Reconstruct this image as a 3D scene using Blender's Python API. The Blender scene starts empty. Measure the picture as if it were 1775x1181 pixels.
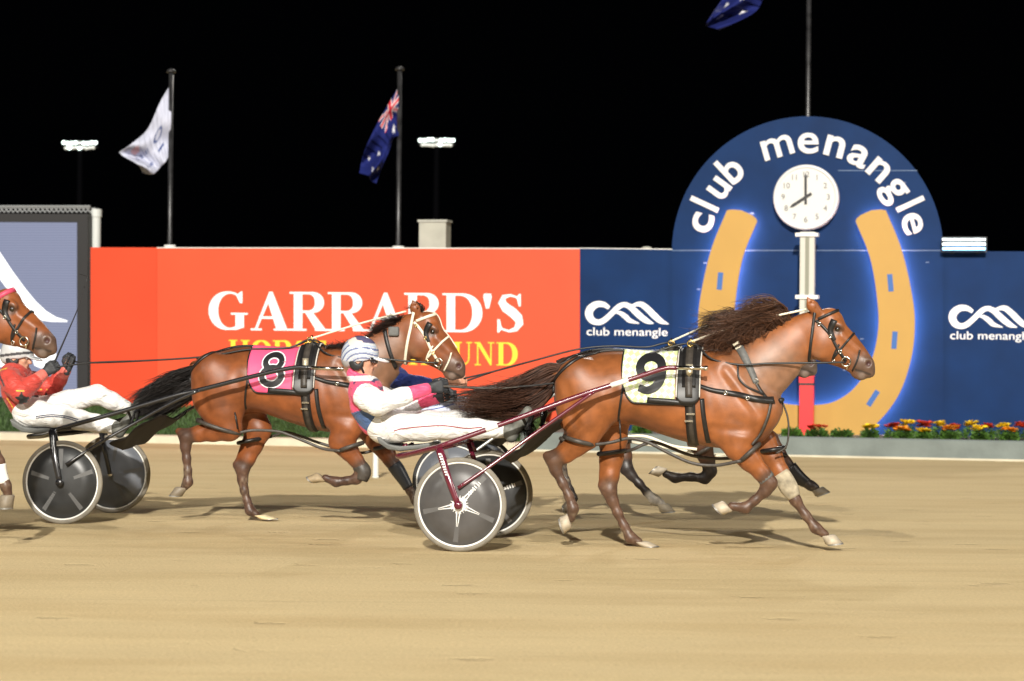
import bpy, math, random
import numpy as np
from mathutils import Vector, Matrix
from mathutils.bvhtree import BVHTree

SC = bpy.context.scene
COL = SC.collection
rad = math.radians
random.seed(5)
RNG = np.random.default_rng(11)

# ------------------------------------------------------------------ camera
F = 4176.0            # focal length in pixels of the 1775 px wide photograph
H = 1.5325            # lens height above the track
ROLL = rad(0.5)
cam_d = bpy.data.cameras.new('camera')
cam = bpy.data.objects.new('camera', cam_d); COL.objects.link(cam)
cam_d.sensor_width = 36.0
cam_d.lens = F * 36.0 / 1775.0
cam_d.clip_end = 2000.0
cam.matrix_world = Matrix.Translation((0, 0, H)) @ Matrix.Rotation(rad(90), 4, 'X') @ Matrix.Rotation(ROLL, 4, 'Z')
cam_d.dof.use_dof = True
cam_d.dof.focus_distance = 17.9
cam_d.dof.aperture_fstop = 2.8
SC.camera = cam

# ------------------------------------------------------------------ world, light, exposure
W = bpy.data.worlds.new('World'); SC.world = W; W.use_nodes = True
W.node_tree.nodes['Background'].inputs['Color'].default_value = (0.012, 0.014, 0.02, 1)
W.node_tree.nodes['Background'].inputs['Strength'].default_value = 0.03
SC.view_settings.view_transform = 'Standard'
SC.view_settings.look = 'None'
SC.view_settings.exposure = 0.0
SC.view_settings.gamma = 1.0
SC.render.engine = 'CYCLES'
SC.cycles.use_denoising = True
SC.cycles.max_bounces = 6
SC.cycles.sample_clamp_indirect = 6.0

def aim(o, to):
    d = Vector(to) - o.location
    o.rotation_euler = d.to_track_quat('-Z', 'Y').to_euler()

def flood(name, loc, to, power, size, col=(1, .95, .86)):
    l = bpy.data.lights.new(name, 'SPOT'); l.energy = power; l.color = col
    l.shadow_soft_size = size; l.spot_size = rad(75); l.spot_blend = .5
    o = bpy.data.objects.new(name, l); COL.objects.link(o); o.location = loc; aim(o, to)
    return o
# the key floodlight bank on the grandstand roof behind the photographer
sun_d = bpy.data.lights.new('grandstand_floodlight', 'SUN'); sun_d.energy = 4.9; sun_d.angle = rad(1.2); sun_d.color = (1, .95, .86)
sun = bpy.data.objects.new('grandstand_floodlight', sun_d); COL.objects.link(sun)
sun.location = (3, -30, 16); aim(sun, (3 + 1.0, -30 + 18, 16 - 7.6))
# other floodlight masts round the track
flood('floodlight', (-34, -6, 20), (-1, 17, 0), 13000, .5)
flood('floodlight', (36, -2, 20), (2, 17, 0), 20000, .5)
flood('floodlight', (5, 62, 26), (0, 14, 0), 13000, .6)
flood('floodlight', (-6, -6, 22), (0, 10, 0), 17000, .2)

# ------------------------------------------------------------------ pixel -> place helpers (measuring the photograph)
CR, SR = math.cos(ROLL), math.sin(ROLL)
def ray(px, py):
    dx, dy = px - 887.5, py - 590.5
    return ((dx * CR + dy * SR) / F, 1.0, -(-dx * SR + dy * CR) / F)
def at(px, py, D):
    d = ray(px, py); return Vector((d[0] * D, D, H + d[2] * D))
def ground(px, py, z=0.0):
    d = ray(px, py); t = (z - H) / d[2]; return Vector((d[0] * t, t, z))
class Frame:
    """a vertical working plane: origin on the ground, heading; local x forward, y away from the camera, z up"""
    def __init__(s, X, Y, deg):
        s.o = Vector((X, Y, 0)); s.a = rad(deg)
        s.h = Vector((math.cos(s.a), -math.sin(s.a), 0)); s.n = Vector((math.sin(s.a), math.cos(s.a), 0))
    def loc(s, px, py, y=0.0):
        d = Vector(ray(px, py)); C = Vector((0, 0, H))
        t = ((s.o - C).dot(s.n) + y) / d.dot(s.n)
        P = C + d * t - s.o
        return (P.dot(s.h), y, P.z)
    def root(s, name):
        e = bpy.data.objects.new(name, None); COL.objects.link(e)
        e.empty_display_size = .2
        e.location = s.o; e.rotation_euler = (0, 0, -s.a); return e

# ------------------------------------------------------------------ materials
MATS = {}
def mat(name, col=(.5, .5, .5), rough=.6, spec=.5, metal=0., noise=0., nscale=8., bump=0., bscale=40., coat=0., emit=None, estr=0., attr=None, sheen=0., sss=0.):
    if name in MATS: return MATS[name]
    m = bpy.data.materials.new(name); m.use_nodes = True; nt = m.node_tree; N = nt.nodes; L = nt.links
    b = N['Principled BSDF']
    b.inputs['Base Color'].default_value = (*col, 1); b.inputs['Roughness'].default_value = rough
    b.inputs['Specular IOR Level'].default_value = spec; b.inputs['Metallic'].default_value = metal
    b.inputs['Coat Weight'].default_value = coat; b.inputs['Coat Roughness'].default_value = .25
    b.inputs['Sheen Weight'].default_value = sheen
    if sss: b.inputs['Subsurface Weight'].default_value = sss; b.inputs['Subsurface Radius'].default_value = (.012, .004, .002)
    if emit: b.inputs['Emission Color'].default_value = (*emit, 1); b.inputs['Emission Strength'].default_value = estr
    src = None
    if attr:
        a = N.new('ShaderNodeVertexColor'); a.layer_name = attr; src = a.outputs['Color']
    tc = N.new('ShaderNodeTexCoord')
    if noise:
        nz = N.new('ShaderNodeTexNoise'); nz.inputs['Scale'].default_value = nscale; nz.inputs['Detail'].default_value = 6
        L.new(tc.outputs['Object'], nz.inputs['Vector'])
        mr = N.new('ShaderNodeMapRange'); mr.inputs[1].default_value = .3; mr.inputs[2].default_value = .7
        mr.inputs[3].default_value = 1 - noise; mr.inputs[4].default_value = 1 + noise
        L.new(nz.outputs['Fac'], mr.inputs[0])
        mx = N.new('ShaderNodeVectorMath'); mx.operation = 'SCALE'
        if src: L.new(src, mx.inputs[0])
        else: mx.inputs[0].default_value = col
        L.new(mr.outputs[0], mx.inputs['Scale']); src = mx.outputs[0]
    if src: L.new(src, b.inputs['Base Color'])
    if bump:
        n2 = N.new('ShaderNodeTexNoise'); n2.inputs['Scale'].default_value = bscale; n2.inputs['Detail'].default_value = 5
        L.new(tc.outputs['Object'], n2.inputs['Vector'])
        bp = N.new('ShaderNodeBump'); bp.inputs['Strength'].default_value = 1; bp.inputs['Distance'].default_value = bump
        L.new(n2.outputs['Fac'], bp.inputs['Height']); L.new(bp.outputs['Normal'], b.inputs['Normal'])
    MATS[name] = m; return m

# ------------------------------------------------------------------ mesh helpers
def tag(o, label=None, cat=None, group=None, kind=None):
    if label: o['label'] = label
    if cat: o['category'] = cat
    if group: o['group'] = group
    if kind: o['kind'] = kind
    return o
def link_mesh(name, me, m=None, parent=None, smooth=False):
    if m: me.materials.append(m)
    if smooth: me.shade_smooth()
    o = bpy.data.objects.new(name, me); COL.objects.link(o)
    if parent: o.parent = parent
    return o
def cat_rom(P, n):
    """smooth curve through P, n samples per span"""
    P = [np.array(p, float) for p in P]
    if len(P) < 3: return [P[0] + (P[-1] - P[0]) * t for t in np.linspace(0, 1, n + 1)]
    out = []
    Q = [2 * P[0] - P[1]] + P + [2 * P[-1] - P[-2]]
    for i in range(1, len(Q) - 2):
        for t in np.linspace(0, 1, n, endpoint=False):
            a, b, c, d = Q[i - 1], Q[i], Q[i + 1], Q[i + 2]
            out.append(.5 * (2 * b + (c - a) * t + (2 * a - 5 * b + 4 * c - d) * t * t + (3 * b - a - 3 * c + d) * t ** 3))
    out.append(P[-1]); return out
class MB:
    def __init__(s): s.v = []; s.f = []; s.c = []
    def add(s, vs, fs, col=None):
        k = len(s.v); s.v += [tuple(float(q) for q in v) for v in vs]; s.f += [tuple(i + k for i in f) for f in fs]
        s.c += [col] * len(vs); return s
    def box(s, lo, hi, col=None):
        x0, y0, z0 = lo; x1, y1, z1 = hi
        return s.add([(x0, y0, z0), (x1, y0, z0), (x1, y1, z0), (x0, y1, z0), (x0, y0, z1), (x1, y0, z1), (x1, y1, z1), (x0, y1, z1)],
                     [(3, 2, 1, 0), (4, 5, 6, 7), (0, 1, 5, 4), (1, 2, 6, 5), (2, 3, 7, 6), (3, 0, 4, 7)], col)
    def tube(s, P, r, n=8, smooth=0, cap=True, flat=1.0, col=None):
        if smooth:
            if not np.isscalar(r):
                rr = cat_rom([(q,) for q in r], smooth); r = [max(q[0], 1e-4) for q in rr]
            P = cat_rom(P, smooth)
        P = [np.array(p, float) for p in P]
        if np.isscalar(r): r = [r] * len(P)
        vs = []; fs = []; up = None
        for i, p in enumerate(P):
            t = P[min(i + 1, len(P) - 1)] - P[max(i - 1, 0)]; t = t / (np.linalg.norm(t) + 1e-12)
            if up is None:
                up = np.array((0, 1., 0)) if abs(t[1]) < .9 else np.array((0, 0, 1.))
            u = up - t * up.dot(t); u /= (np.linalg.norm(u) + 1e-12); w = np.cross(t, u); up = u
            for k in range(n):
                a = 2 * math.pi * k / n
                vs.append(p + r[i] * (math.cos(a) * u * flat + math.sin(a) * w))
        for i in range(len(P) - 1):
            for k in range(n):
                a = i * n + k; b = i * n + (k + 1) % n
                fs.append((a, b, b + n, a + n))
        if cap:
            fs.append(tuple(range(n))[::-1]); fs.append(tuple((len(P) - 1) * n + k for k in range(n)))
        return s.add(vs, fs, col)
    def prism(s, poly, fn, d0, d1, col=None):
        """poly: 2-D points; fn(u,v,d)->3-D"""
        n = len(poly)
        vs = [fn(u, v, d0) for u, v in poly] + [fn(u, v, d1) for u, v in poly]
        fs = [tuple(range(n)), tuple(range(2 * n - 1, n - 1, -1))]
        for i in range(n):
            j = (i + 1) % n; fs.append((i, i + n, j + n, j))
        return s.add(vs, fs, col)
    def lathe(s, prof, axis_o, ax='y', n=48, col=None, closed=False):
        """prof: list of (radius, offset along axis)"""
        o = np.array(axis_o, float); vs = []; fs = []
        for r, d in prof:
            for k in range(n):
                a = 2 * math.pi * k / n; c, q = r * math.cos(a), r * math.sin(a)
                vs.append(o + (np.array((c, d, q)) if ax == 'y' else np.array((c, q, d))))
        m = len(prof)
        for i in range(m if closed else m - 1):
            i2 = (i + 1) % m
            for k in range(n):
                fs.append((i * n + k, i * n + (k + 1) % n, i2 * n + (k + 1) % n, i2 * n + k))
        return s.add(vs, fs, col)
    def build(s, name, m=None, parent=None, smooth=False, fix=True, xf=None):
        me = bpy.data.meshes.new(name); me.from_pydata(s.v, [], s.f); me.update()
        if xf is not None: me.transform(xf)
        if any(c is not None for c in s.c):
            a = me.color_attributes.new('Col', 'FLOAT_COLOR', 'POINT')
            a.data.foreach_set('color', np.array([(*(c or (.5, .5, .5)), 1) for c in s.c], 'f').ravel())
        if fix:
            import bmesh
            b = bmesh.new(); b.from_mesh(me); bmesh.ops.recalc_face_normals(b, faces=b.faces); b.to_mesh(me); b.free()
        o = link_mesh(name, me, m, parent, smooth)
        return o

# ------------------------------------------------------------------ implicit-surface modeller for bodies and clothes
class Vol:
    def __init__(s, lo, hi, h):
        s.lo = np.array(lo, 'f'); s.h = h
        s.n = [int(math.ceil((hi[i] - lo[i]) / h)) + 1 for i in range(3)]
        s.f = np.full(s.n, 9.0, 'f')
        s.ax = [(s.lo[i] + h * np.arange(s.n[i])).astype('f') for i in range(3)]
    def put(s, fn, lo, hi, k=.03, op='u'):
        pad = k + 4 * s.h; sl = []
        for i in range(3):
            a = int(max(0, math.floor((lo[i] - pad - s.lo[i]) / s.h))); b = int(min(s.n[i], math.ceil((hi[i] + pad - s.lo[i]) / s.h) + 1))
            if b <= a: return s
            sl.append(slice(a, b))
        sl = tuple(sl)
        d = fn(s.ax[0][sl[0]][:, None, None], s.ax[1][sl[1]][None, :, None], s.ax[2][sl[2]][None, None, :])
        a = s.f[sl]
        if op == 'u':
            hh = np.maximum(k - np.abs(a - d), 0) / k
            s.f[sl] = np.minimum(a, d) - hh * hh * k * .25
        elif op == 's':
            d = -d; hh = np.maximum(k - np.abs(a - d), 0) / k
            s.f[sl] = np.maximum(a, d) + hh * hh * k * .25
        elif op == 'i':
            hh = np.maximum(k - np.abs(a - d), 0) / k
            s.f[sl] = np.maximum(a, d) + hh * hh * k * .25
        return s
    def seg(s, a, b, ra, rb=None, k=.03, sy=1.0, op='u'):
        rb = ra if rb is None else rb
        a = np.array(a, 'f'); b = np.array(b, 'f'); ba = b - a; ba[1] /= sy; L2 = float(ba.dot(ba)) + 1e-9
        def fn(X, Y, Z):
            x = X - a[0]; y = (Y - a[1]) / sy; z = Z - a[2]
            t = np.clip((x * ba[0] + y * ba[1] + z * ba[2]) / L2, 0, 1)
            return (np.sqrt((x - t * ba[0]) ** 2 + (y - t * ba[1]) ** 2 + (z - t * ba[2]) ** 2) - (ra + (rb - ra) * t)) * min(1, sy)
        R = max(ra, rb); Rv = np.array((R, R * sy, R))
        return s.put(fn, np.minimum(a, b) - Rv, np.maximum(a, b) + Rv, k, op)
    def chain(s, P, R, k=.03, sy=1.0, op='u'):
        sy = [sy] * len(P) if np.isscalar(sy) else sy
        for i in range(len(P) - 1): s.seg(P[i], P[i + 1], R[i], R[i + 1], k, .5 * (sy[i] + sy[i + 1]), op)
        return s
    def ell(s, c, r, ang=0., k=.03, op='u'):
        """ellipsoid, rotated by ang in the x-z plane"""
        ca, sa = math.cos(ang), math.sin(ang)
        def fn(X, Y, Z):
            x0 = X - c[0]; z0 = Z - c[2]; y = (Y - c[1])
            x = x0 * ca + z0 * sa; z = -x0 * sa + z0 * ca
            k0 = np.sqrt((x / r[0]) ** 2 + (y / r[1]) ** 2 + (z / r[2]) ** 2)
            k1 = np.sqrt((x / r[0] ** 2) ** 2 + (y / r[1] ** 2) ** 2 + (z / r[2] ** 2) ** 2) + 1e-6
            return k0 * (k0 - 1) / k1
        R = max(r[0], r[2]); Rv = np.array((R, r[1], R))
        return s.put(fn, np.array(c) - Rv, np.array(c) + Rv, k, op)
    def plane(s, c, nrm, k=.01):
        """keep the side the normal points away from"""
        n = np.array(nrm, 'f'); n /= np.linalg.norm(n)
        hi = s.lo + s.h * np.array(s.n)
        return s.put(lambda X, Y, Z: (X - c[0]) * n[0] + (Y - c[1]) * n[1] + (Z - c[2]) * n[2], s.lo, hi, k, 'i')
    def mesh(s, smooth=2):
        f = s.f; neg = f < 0
        cs = [(i, j, k) for i in (0, 1) for j in (0, 1) for k in (0, 1)]
        n = [q - 1 for q in s.n]
        sub = lambda A, c: A[c[0]:c[0] + n[0], c[1]:c[1] + n[1], c[2]:c[2] + n[2]]
        cnt = np.zeros(n, 'i1')
        for c in cs: cnt += sub(neg, c)
        I = np.argwhere((cnt > 0) & (cnt < 8)); idx = np.full(n, -1, 'i4'); idx[I[:, 0], I[:, 1], I[:, 2]] = np.arange(len(I))
        pos = np.zeros((len(I), 3)); m = np.zeros(len(I))
        for a in cs:
            for d in range(3):
                if a[d] == 0:
                    b = list(a); b[d] = 1
                    va = f[I[:, 0] + a[0], I[:, 1] + a[1], I[:, 2] + a[2]]; vb = f[I[:, 0] + b[0], I[:, 1] + b[1], I[:, 2] + b[2]]
                    x = (va < 0) != (vb < 0); t = np.where(x, va / np.where(va == vb, 1, va - vb), 0)
                    p = np.array(a, float)[None] + t[:, None] * (np.array(b) - np.array(a))[None]
                    pos += p * x[:, None]; m += x
        pos = (I + pos / m[:, None]) * s.h + s.lo
        fs = []
        for d in range(3):
            e, g = (d + 1) % 3, (d + 2) % 3
            A = np.moveaxis(neg, (d, e, g), (0, 1, 2)); X = np.moveaxis(idx, (d, e, g), (0, 1, 2))
            ch = A[:-1, 1:-1, 1:-1] != A[1:, 1:-1, 1:-1]
            J = np.argwhere(ch); i, j, k = J[:, 0], J[:, 1] + 1, J[:, 2] + 1
            q = np.stack([X[i, j - 1, k - 1], X[i, j, k - 1], X[i, j, k], X[i, j - 1, k]], 1)
            flip = ~A[i, j, k]
            q[flip] = q[flip][:, ::-1]; fs.append(q)
        fs = np.concatenate(fs); fs = fs[(fs >= 0).all(1)]
        E = np.concatenate([fs[:, [0, 1]], fs[:, [1, 2]], fs[:, [2, 3]], fs[:, [3, 0]]])
        for _ in range(smooth):
            S = np.stack([np.bincount(E[:, 0], pos[E[:, 1], c], len(pos)) + np.bincount(E[:, 1], pos[E[:, 0], c], len(pos)) for c in range(3)], 1)
            dg = np.bincount(E[:, 0], minlength=len(pos)) + np.bincount(E[:, 1], minlength=len(pos))
            pos = pos * .5 + .5 * S / np.maximum(dg, 1)[:, None]
        return pos, fs
    def build(s, name, m, parent=None, colfn=None, smooth=2):
        P, Fs = s.mesh(smooth)
        me = bpy.data.meshes.new(name)
        me.vertices.add(len(P)); me.vertices.foreach_set('co', P.astype('f').ravel())
        me.loops.add(Fs.size); me.loops.foreach_set('vertex_index', Fs.astype('i4').ravel())
        me.polygons.add(len(Fs)); me.polygons.foreach_set('loop_start', np.arange(0, Fs.size, 4, dtype='i4'))
        me.update(calc_edges=True); me.validate()
        if colfn is not None:
            a = me.color_attributes.new('Col', 'FLOAT_COLOR', 'POINT'); c = colfn(P)
            a.data.foreach_set('color', np.concatenate([c, np.ones((len(c), 1))], 1).astype('f').ravel())
        o = link_mesh(name, me, m, parent, True)
        o['_n'] = len(P); del o['_n']
        return o, P, Fs
def sstep(a, b, x):
    t = np.clip((x - a) / (b - a), 0, 1); return t * t * (3 - 2 * t)
def mixc(A, B, w): return A * (1 - w[:, None]) + np.array(B)[None] * w[:, None]
def vnoise(P, sc, seed=0):
    """cheap smooth 3-D value noise, 0..1"""
    r = np.random.default_rng(seed); T = r.random((32, 32, 32))
    q = P * sc + 100; i = np.floor(q).astype(int); f = q - i; f = f * f * (3 - 2 * f); o = 0
    for a in (0, 1):
        for b in (0, 1):
            for c in (0, 1):
                w = (f[:, 0] if a else 1 - f[:, 0]) * (f[:, 1] if b else 1 - f[:, 1]) * (f[:, 2] if c else 1 - f[:, 2])
                o = o + w * T[(i[:, 0] + a) % 32, (i[:, 1] + b) % 32, (i[:, 2] + c) % 32]
    return o
def in_poly(x, y, poly):
    r = np.zeros(x.shape, bool); n = len(poly)
    for i in range(n):
        x0, y0 = poly[i][:2]; x1, y1 = poly[(i + 1) % n][:2]
        if y0 == y1: continue
        c = ((y0 > y) != (y1 > y)) & (x < (x1 - x0) * (y - y0) / (y1 - y0) + x0); r ^= c
    return r

# ================================================================== SETTING
WALL = Frame(4.234, 34.5, 13.0)          # plane of the hoardings
WP = lambda px, py, y=0.0: WALL.loc(px, py, y)
def wall_fn(y0=0.0):
    """(pixel u, pixel v, depth) -> wall-local point, depth counted towards the track"""
    def fn(u, v, d):
        a = WP(u, v, 0.0); return (a[0], y0 - d, a[2])
    return fn
def struct(o): o['kind'] = 'structure'; return o

# ---- track: one sheet to the horizon
def track_material():
    m = bpy.data.materials.new('track_sand'); m.use_nodes = True; nt = m.node_tree; N = nt.nodes; L = nt.links; b = N['Principled BSDF']
    tc = N.new('ShaderNodeTexCoord')
    def noise(scale, det, mapping, rough=.6):
        mp = N.new('ShaderNodeMapping'); mp.inputs['Scale'].default_value = mapping; L.new(tc.outputs['Object'], mp.inputs[0])
        n = N.new('ShaderNodeTexNoise'); n.inputs['Scale'].default_value = scale; n.inputs['Detail'].default_value = det; n.inputs['Roughness'].default_value = rough
        L.new(mp.outputs[0], n.inputs['Vector']); return n.outputs['Fac']
    def ramp(src, a, b_):
        r = N.new('ShaderNodeMapRange'); r.inputs[1].default_value = a[0]; r.inputs[2].default_value = a[1]; r.inputs[3].default_value = b_[0]; r.inputs[4].default_value = b_[1]
        L.new(src, r.inputs[0]); return r.outputs[0]
    streak = noise(1.0, 5, (.35, 2.6, 1)); big = noise(.5, 4, (.5, 1, 1)); fine = noise(55, 4, (.8, 1, 1)); wet = noise(.8, 3, (.4, 1.5, 1))
    grain = noise(260, 2, (1, 1, 1))
    def mul(x, y, op='MULTIPLY'):
        n = N.new('ShaderNodeMath'); n.operation = op
        for i, q in enumerate((x, y)):
            if isinstance(q, float): n.inputs[i].default_value = q
            else: L.new(q, n.inputs[i])
        return n.outputs[0]
    # shallow wheel lines along the running direction, and hoof pocks
    mp = N.new('ShaderNodeMapping'); mp.inputs['Rotation'].default_value = (0, 0, rad(9)); mp.inputs['Scale'].default_value = (.015, 1, 1); L.new(tc.outputs['Object'], mp.inputs[0])
    wl = N.new('ShaderNodeTexNoise'); wl.inputs['Scale'].default_value = 5.5; wl.inputs['Detail'].default_value = 3; L.new(mp.outputs[0], wl.inputs['Vector'])
    lines = ramp(wl.outputs['Fac'], (.60, .66), (0., 1.))
    vo = N.new('ShaderNodeTexVoronoi'); vo.inputs['Scale'].default_value = 2.3; vo.inputs['Randomness'].default_value = 1
    mpv = N.new('ShaderNodeMapping'); mpv.inputs['Scale'].default_value = (.8, 1.15, .01); L.new(tc.outputs['Object'], mpv.inputs[0])
    wob = N.new('ShaderNodeVectorMath'); wob.operation = 'ADD'; nzz = N.new('ShaderNodeTexNoise'); nzz.inputs['Scale'].default_value = 14; L.new(tc.outputs['Object'], nzz.inputs['Vector'])
    wsc = N.new('ShaderNodeVectorMath'); wsc.operation = 'SCALE'; wsc.inputs['Scale'].default_value = .16; L.new(nzz.outputs['Color'], wsc.inputs[0]); L.new(mpv.outputs[0], wob.inputs[0]); L.new(wsc.outputs[0], wob.inputs[1]); L.new(wob.outputs[0], vo.inputs['Vector'])
    pock = ramp(vo.outputs['Distance'], (.13, .20), (1., 0.)); 
    pick = N.new('ShaderNodeSeparateColor'); L.new(vo.outputs['Color'], pick.inputs[0]); pock = mul(pock, ramp(pick.outputs[0], (.55, .56), (0., 1.)))
    f = mul(mul(ramp(streak, (.3, .7), (.965, 1.03)), ramp(big, (.3, .7), (.95, 1.04))), mul(ramp(fine, (.3, .7), (.86, 1.12)), ramp(grain, (.3, .7), (.92, 1.08))))
    f = mul(f, mul(ramp(lines, (0., 1.), (1., .94)), ramp(pock, (0., 1.), (1., .90))))
    mix = N.new('ShaderNodeMix'); mix.data_type = 'RGBA'
    mix.inputs[6].default_value = (.63, .495, .275, 1); mix.inputs[7].default_value = (.56, .425, .225, 1)
    L.new(ramp(wet, (.45, .68), (0, 1)), mix.inputs[0])
    sc = N.new('ShaderNodeVectorMath'); sc.operation = 'SCALE'; L.new(mix.outputs[2], sc.inputs[0]); L.new(f, sc.inputs['Scale'])
    L.new(sc.outputs[0], b.inputs['Base Color'])
    b.inputs['Roughness'].default_value = .85; b.inputs['Specular IOR Level'].default_value = .25
    h = mul(mul(fine, .6), mul(noise(7, 5, (.5, 1.6, 1)), .8), 'ADD')
    h = mul(h, mul(mul(pock, -.9), mul(lines, -.14), 'ADD'), 'ADD')
    bp = N.new('ShaderNodeBump'); bp.inputs['Strength'].default_value = .55; bp.inputs['Distance'].default_value = .03
    L.new(h, bp.inputs['Height']); L.new(bp.outputs[0], b.inputs['Normal'])
    return m
g = MB()
xs = [-900, -60] + list(np.arange(-14, 15, .5)) + [60, 900]; ys = [-60, 4] + list(np.arange(9, 36, .5)) + [60, 900]
for y in ys:
    for x in xs: g.v.append((x, y, 0)); g.c.append(None)
nx = len(xs)
for j in range(len(ys) - 1):
    for i in range(nx - 1): g.f.append((j * nx + i, j * nx + i + 1, (j + 1) * nx + i + 1, (j + 1) * nx + i))
struct(g.build('track', track_material()))

# ---- hoof and wheel marks: low ridges pressed up in the sand
kA = ground(100, 765); kB = ground(1775, 800); kd = (kB - kA).normalized(); kn = Vector((-kd.y, kd.x, 0))
def K(a, b, z=0.0): q = kA + kd * a + kn * b; return (q.x, q.y, z)
LK = (kB - kA).length
PL0 = 7.0                      # where the planter kerb begins along the edge

m_conc = mat('concrete', (.15, .175, .165), .8, noise=.16, nscale=3, bump=.004, bscale=30)
m_conc_pale = mat('pale_concrete', (.55, .50, .38), .8, noise=.12, nscale=3, bump=.004, bscale=30)
def kerb_run(name, a0, a1, b0, b1, z, m):
    b = MB(); n = max(2, int(a1 - a0)); r = .02
    prof = [(b0, 0), (b0, z - r), (b0 + r, z), (b1, z), (b1, 0)]
    for i in range(n + 1):
        a = a0 + (a1 - a0) * i / n
        for p in prof: b.v.append(K(a, p[0], p[1])); b.c.append(None)
    k = len(prof)
    for i in range(n):
        for j in range(k - 1): b.f.append((i * k + j, i * k + j + 1, (i + 1) * k + j + 1, (i + 1) * k + j))
    b.f.append(tuple(range(k))); b.f.append(tuple(n * k + j for j in range(k)))
    return struct(b.build(name, m))
kerb_run('kerb', -14, PL0, 0, .38, .11, m_conc_pale)
kerb_run('planter_kerb', PL0 + .01, LK + 9, 0, .22, .265, m_conc)
kerb_run('kerb_footing', PL0 + .02, LK + 9, -.05, -.004, .025, m_conc_pale)

# ---- grass bank on the left, soil strip of the planter on the right
m_grass = mat('grass', (.030, .062, .014), .9, spec=.2, noise=.5, nscale=6, bump=.02, bscale=60)
m_soil = mat('planter_soil', (.16, .15, .12), .9, noise=.3, nscale=10, bump=.01, bscale=50)
zb = 0.56
b = MB(); na = 40; nb = 8
for i in range(na + 1):
    a = -14 + (PL0 + 14) * i / na
    for j in range(nb + 1):
        t = j / nb; wd = 1.62
        b.v.append(K(a, .385 + t * wd, .07 + (zb - .07) * (t ** .8) + .02 * math.sin(a * 2.3 + t * 3))); b.c.append(None)
for i in range(na):
    for j in range(nb): b.f.append((i * (nb + 1) + j, i * (nb + 1) + j + 1, (i + 1) * (nb + 1) + j + 1, (i + 1) * (nb + 1) + j))
struct(b.build('grass_bank', m_grass, smooth=True))
b = MB(); b.add([K(PL0, .225, .235), K(LK + 9, .225, .235), K(LK + 9, 4, .235), K(PL0, 4, .235)], [(0, 1, 2, 3)]); struct(b.build('planter_soil', m_soil))
# blades of grass over the bank
gb = MB()
for _ in range(15000):
    a = random.uniform(-4.5, PL0 - .05); t = random.random() ** 1.1
    z = .07 + (zb - .07) * (t ** .8); p = Vector(K(a, .39 + t * 1.6, z - .01)); hgt = random.uniform(.04, .1)
    w = random.uniform(.006, .012); th = random.uniform(-.9, .9); d = kd * w * math.cos(th) + kn * w * math.sin(th)
    lean = Vector((random.gauss(0, .025), random.gauss(0, .025), hgt)); q = random.uniform(.6, 1.5)
    c = (.034 * q, .07 * q, .014 * q)
    gb.add([p - d, p + d, p + lean], [(0, 1, 2)], c)
m_blade = mat('grass_blade', (.03, .06, .012), .7, attr='Col')
tag(gb.build('grass', m_blade, fix=False), 'short dark green grass on the bank below the red hoarding', 'grass', kind='stuff')

# ---- hoardings -------------------------------------------------------------
m_red = mat('red_vinyl', (.58, .062, .018), .45, spec=.4, noise=.05, nscale=1.2)
m_red2 = mat('red_vinyl_darker', (.55, .050, .014), .5, spec=.3, noise=.05, nscale=1.2)
m_blue = mat('navy_vinyl', (.0024, .0215, .086), .5, spec=.12, noise=.18, nscale=1.4)
m_white = mat('white_vinyl', (.82, .82, .83), .5)
m_yellow = mat('yellow_vinyl', (.88, .60, .03), .5)
m_gold = mat('gold_vinyl', (.42, .235, .040), .5, noise=.04, nscale=2)
m_trim = mat('pale_trim', (.7, .7, .68), .5)

def vs(mb, path, widths, fn, d0, d1, smooth=8):
    """a brush stroke of varying width as a thin solid"""
    if smooth: P = cat_rom(path, smooth); Wd = [q[0] for q in cat_rom([(w,) for w in widths], smooth)]
    else: P = [np.array(p, float) for p in path]; Wd = widths
    Lp, Rp = [], []
    for i, p in enumerate(P):
        t = P[min(i + 1, len(P) - 1)] - P[max(i - 1, 0)]; t = t / (np.hypot(*t) + 1e-9); nn = np.array((-t[1], t[0])) * Wd[i] * .5
        Lp.append(p + nn); Rp.append(p - nn)
    n = len(P); v = []; f = []
    for i in range(n):
        v += [fn(*Lp[i], d1), fn(*Rp[i], d1), fn(*Lp[i], d0), fn(*Rp[i], d0)]
    for i in range(n - 1):
        a, c = 4 * i, 4 * i + 4
        f += [(a, a + 1, c + 1, c), (a, c, c + 2, a + 2), (a + 1, a + 3, c + 3, c + 1)]
    f += [(0, 2, 3, 1), (4 * n - 4, 4 * n - 3, 4 * n - 1, 4 * n - 2)]
    mb.add(v, f)
def arc(cx, cy, rx, ry, a0, a1, n=14):
    return [(cx + rx * math.cos(rad(a0 + (a1 - a0) * i / n)), cy + ry * math.sin(rad(a0 + (a1 - a0) * i / n))) for i in range(n + 1)]

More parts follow.
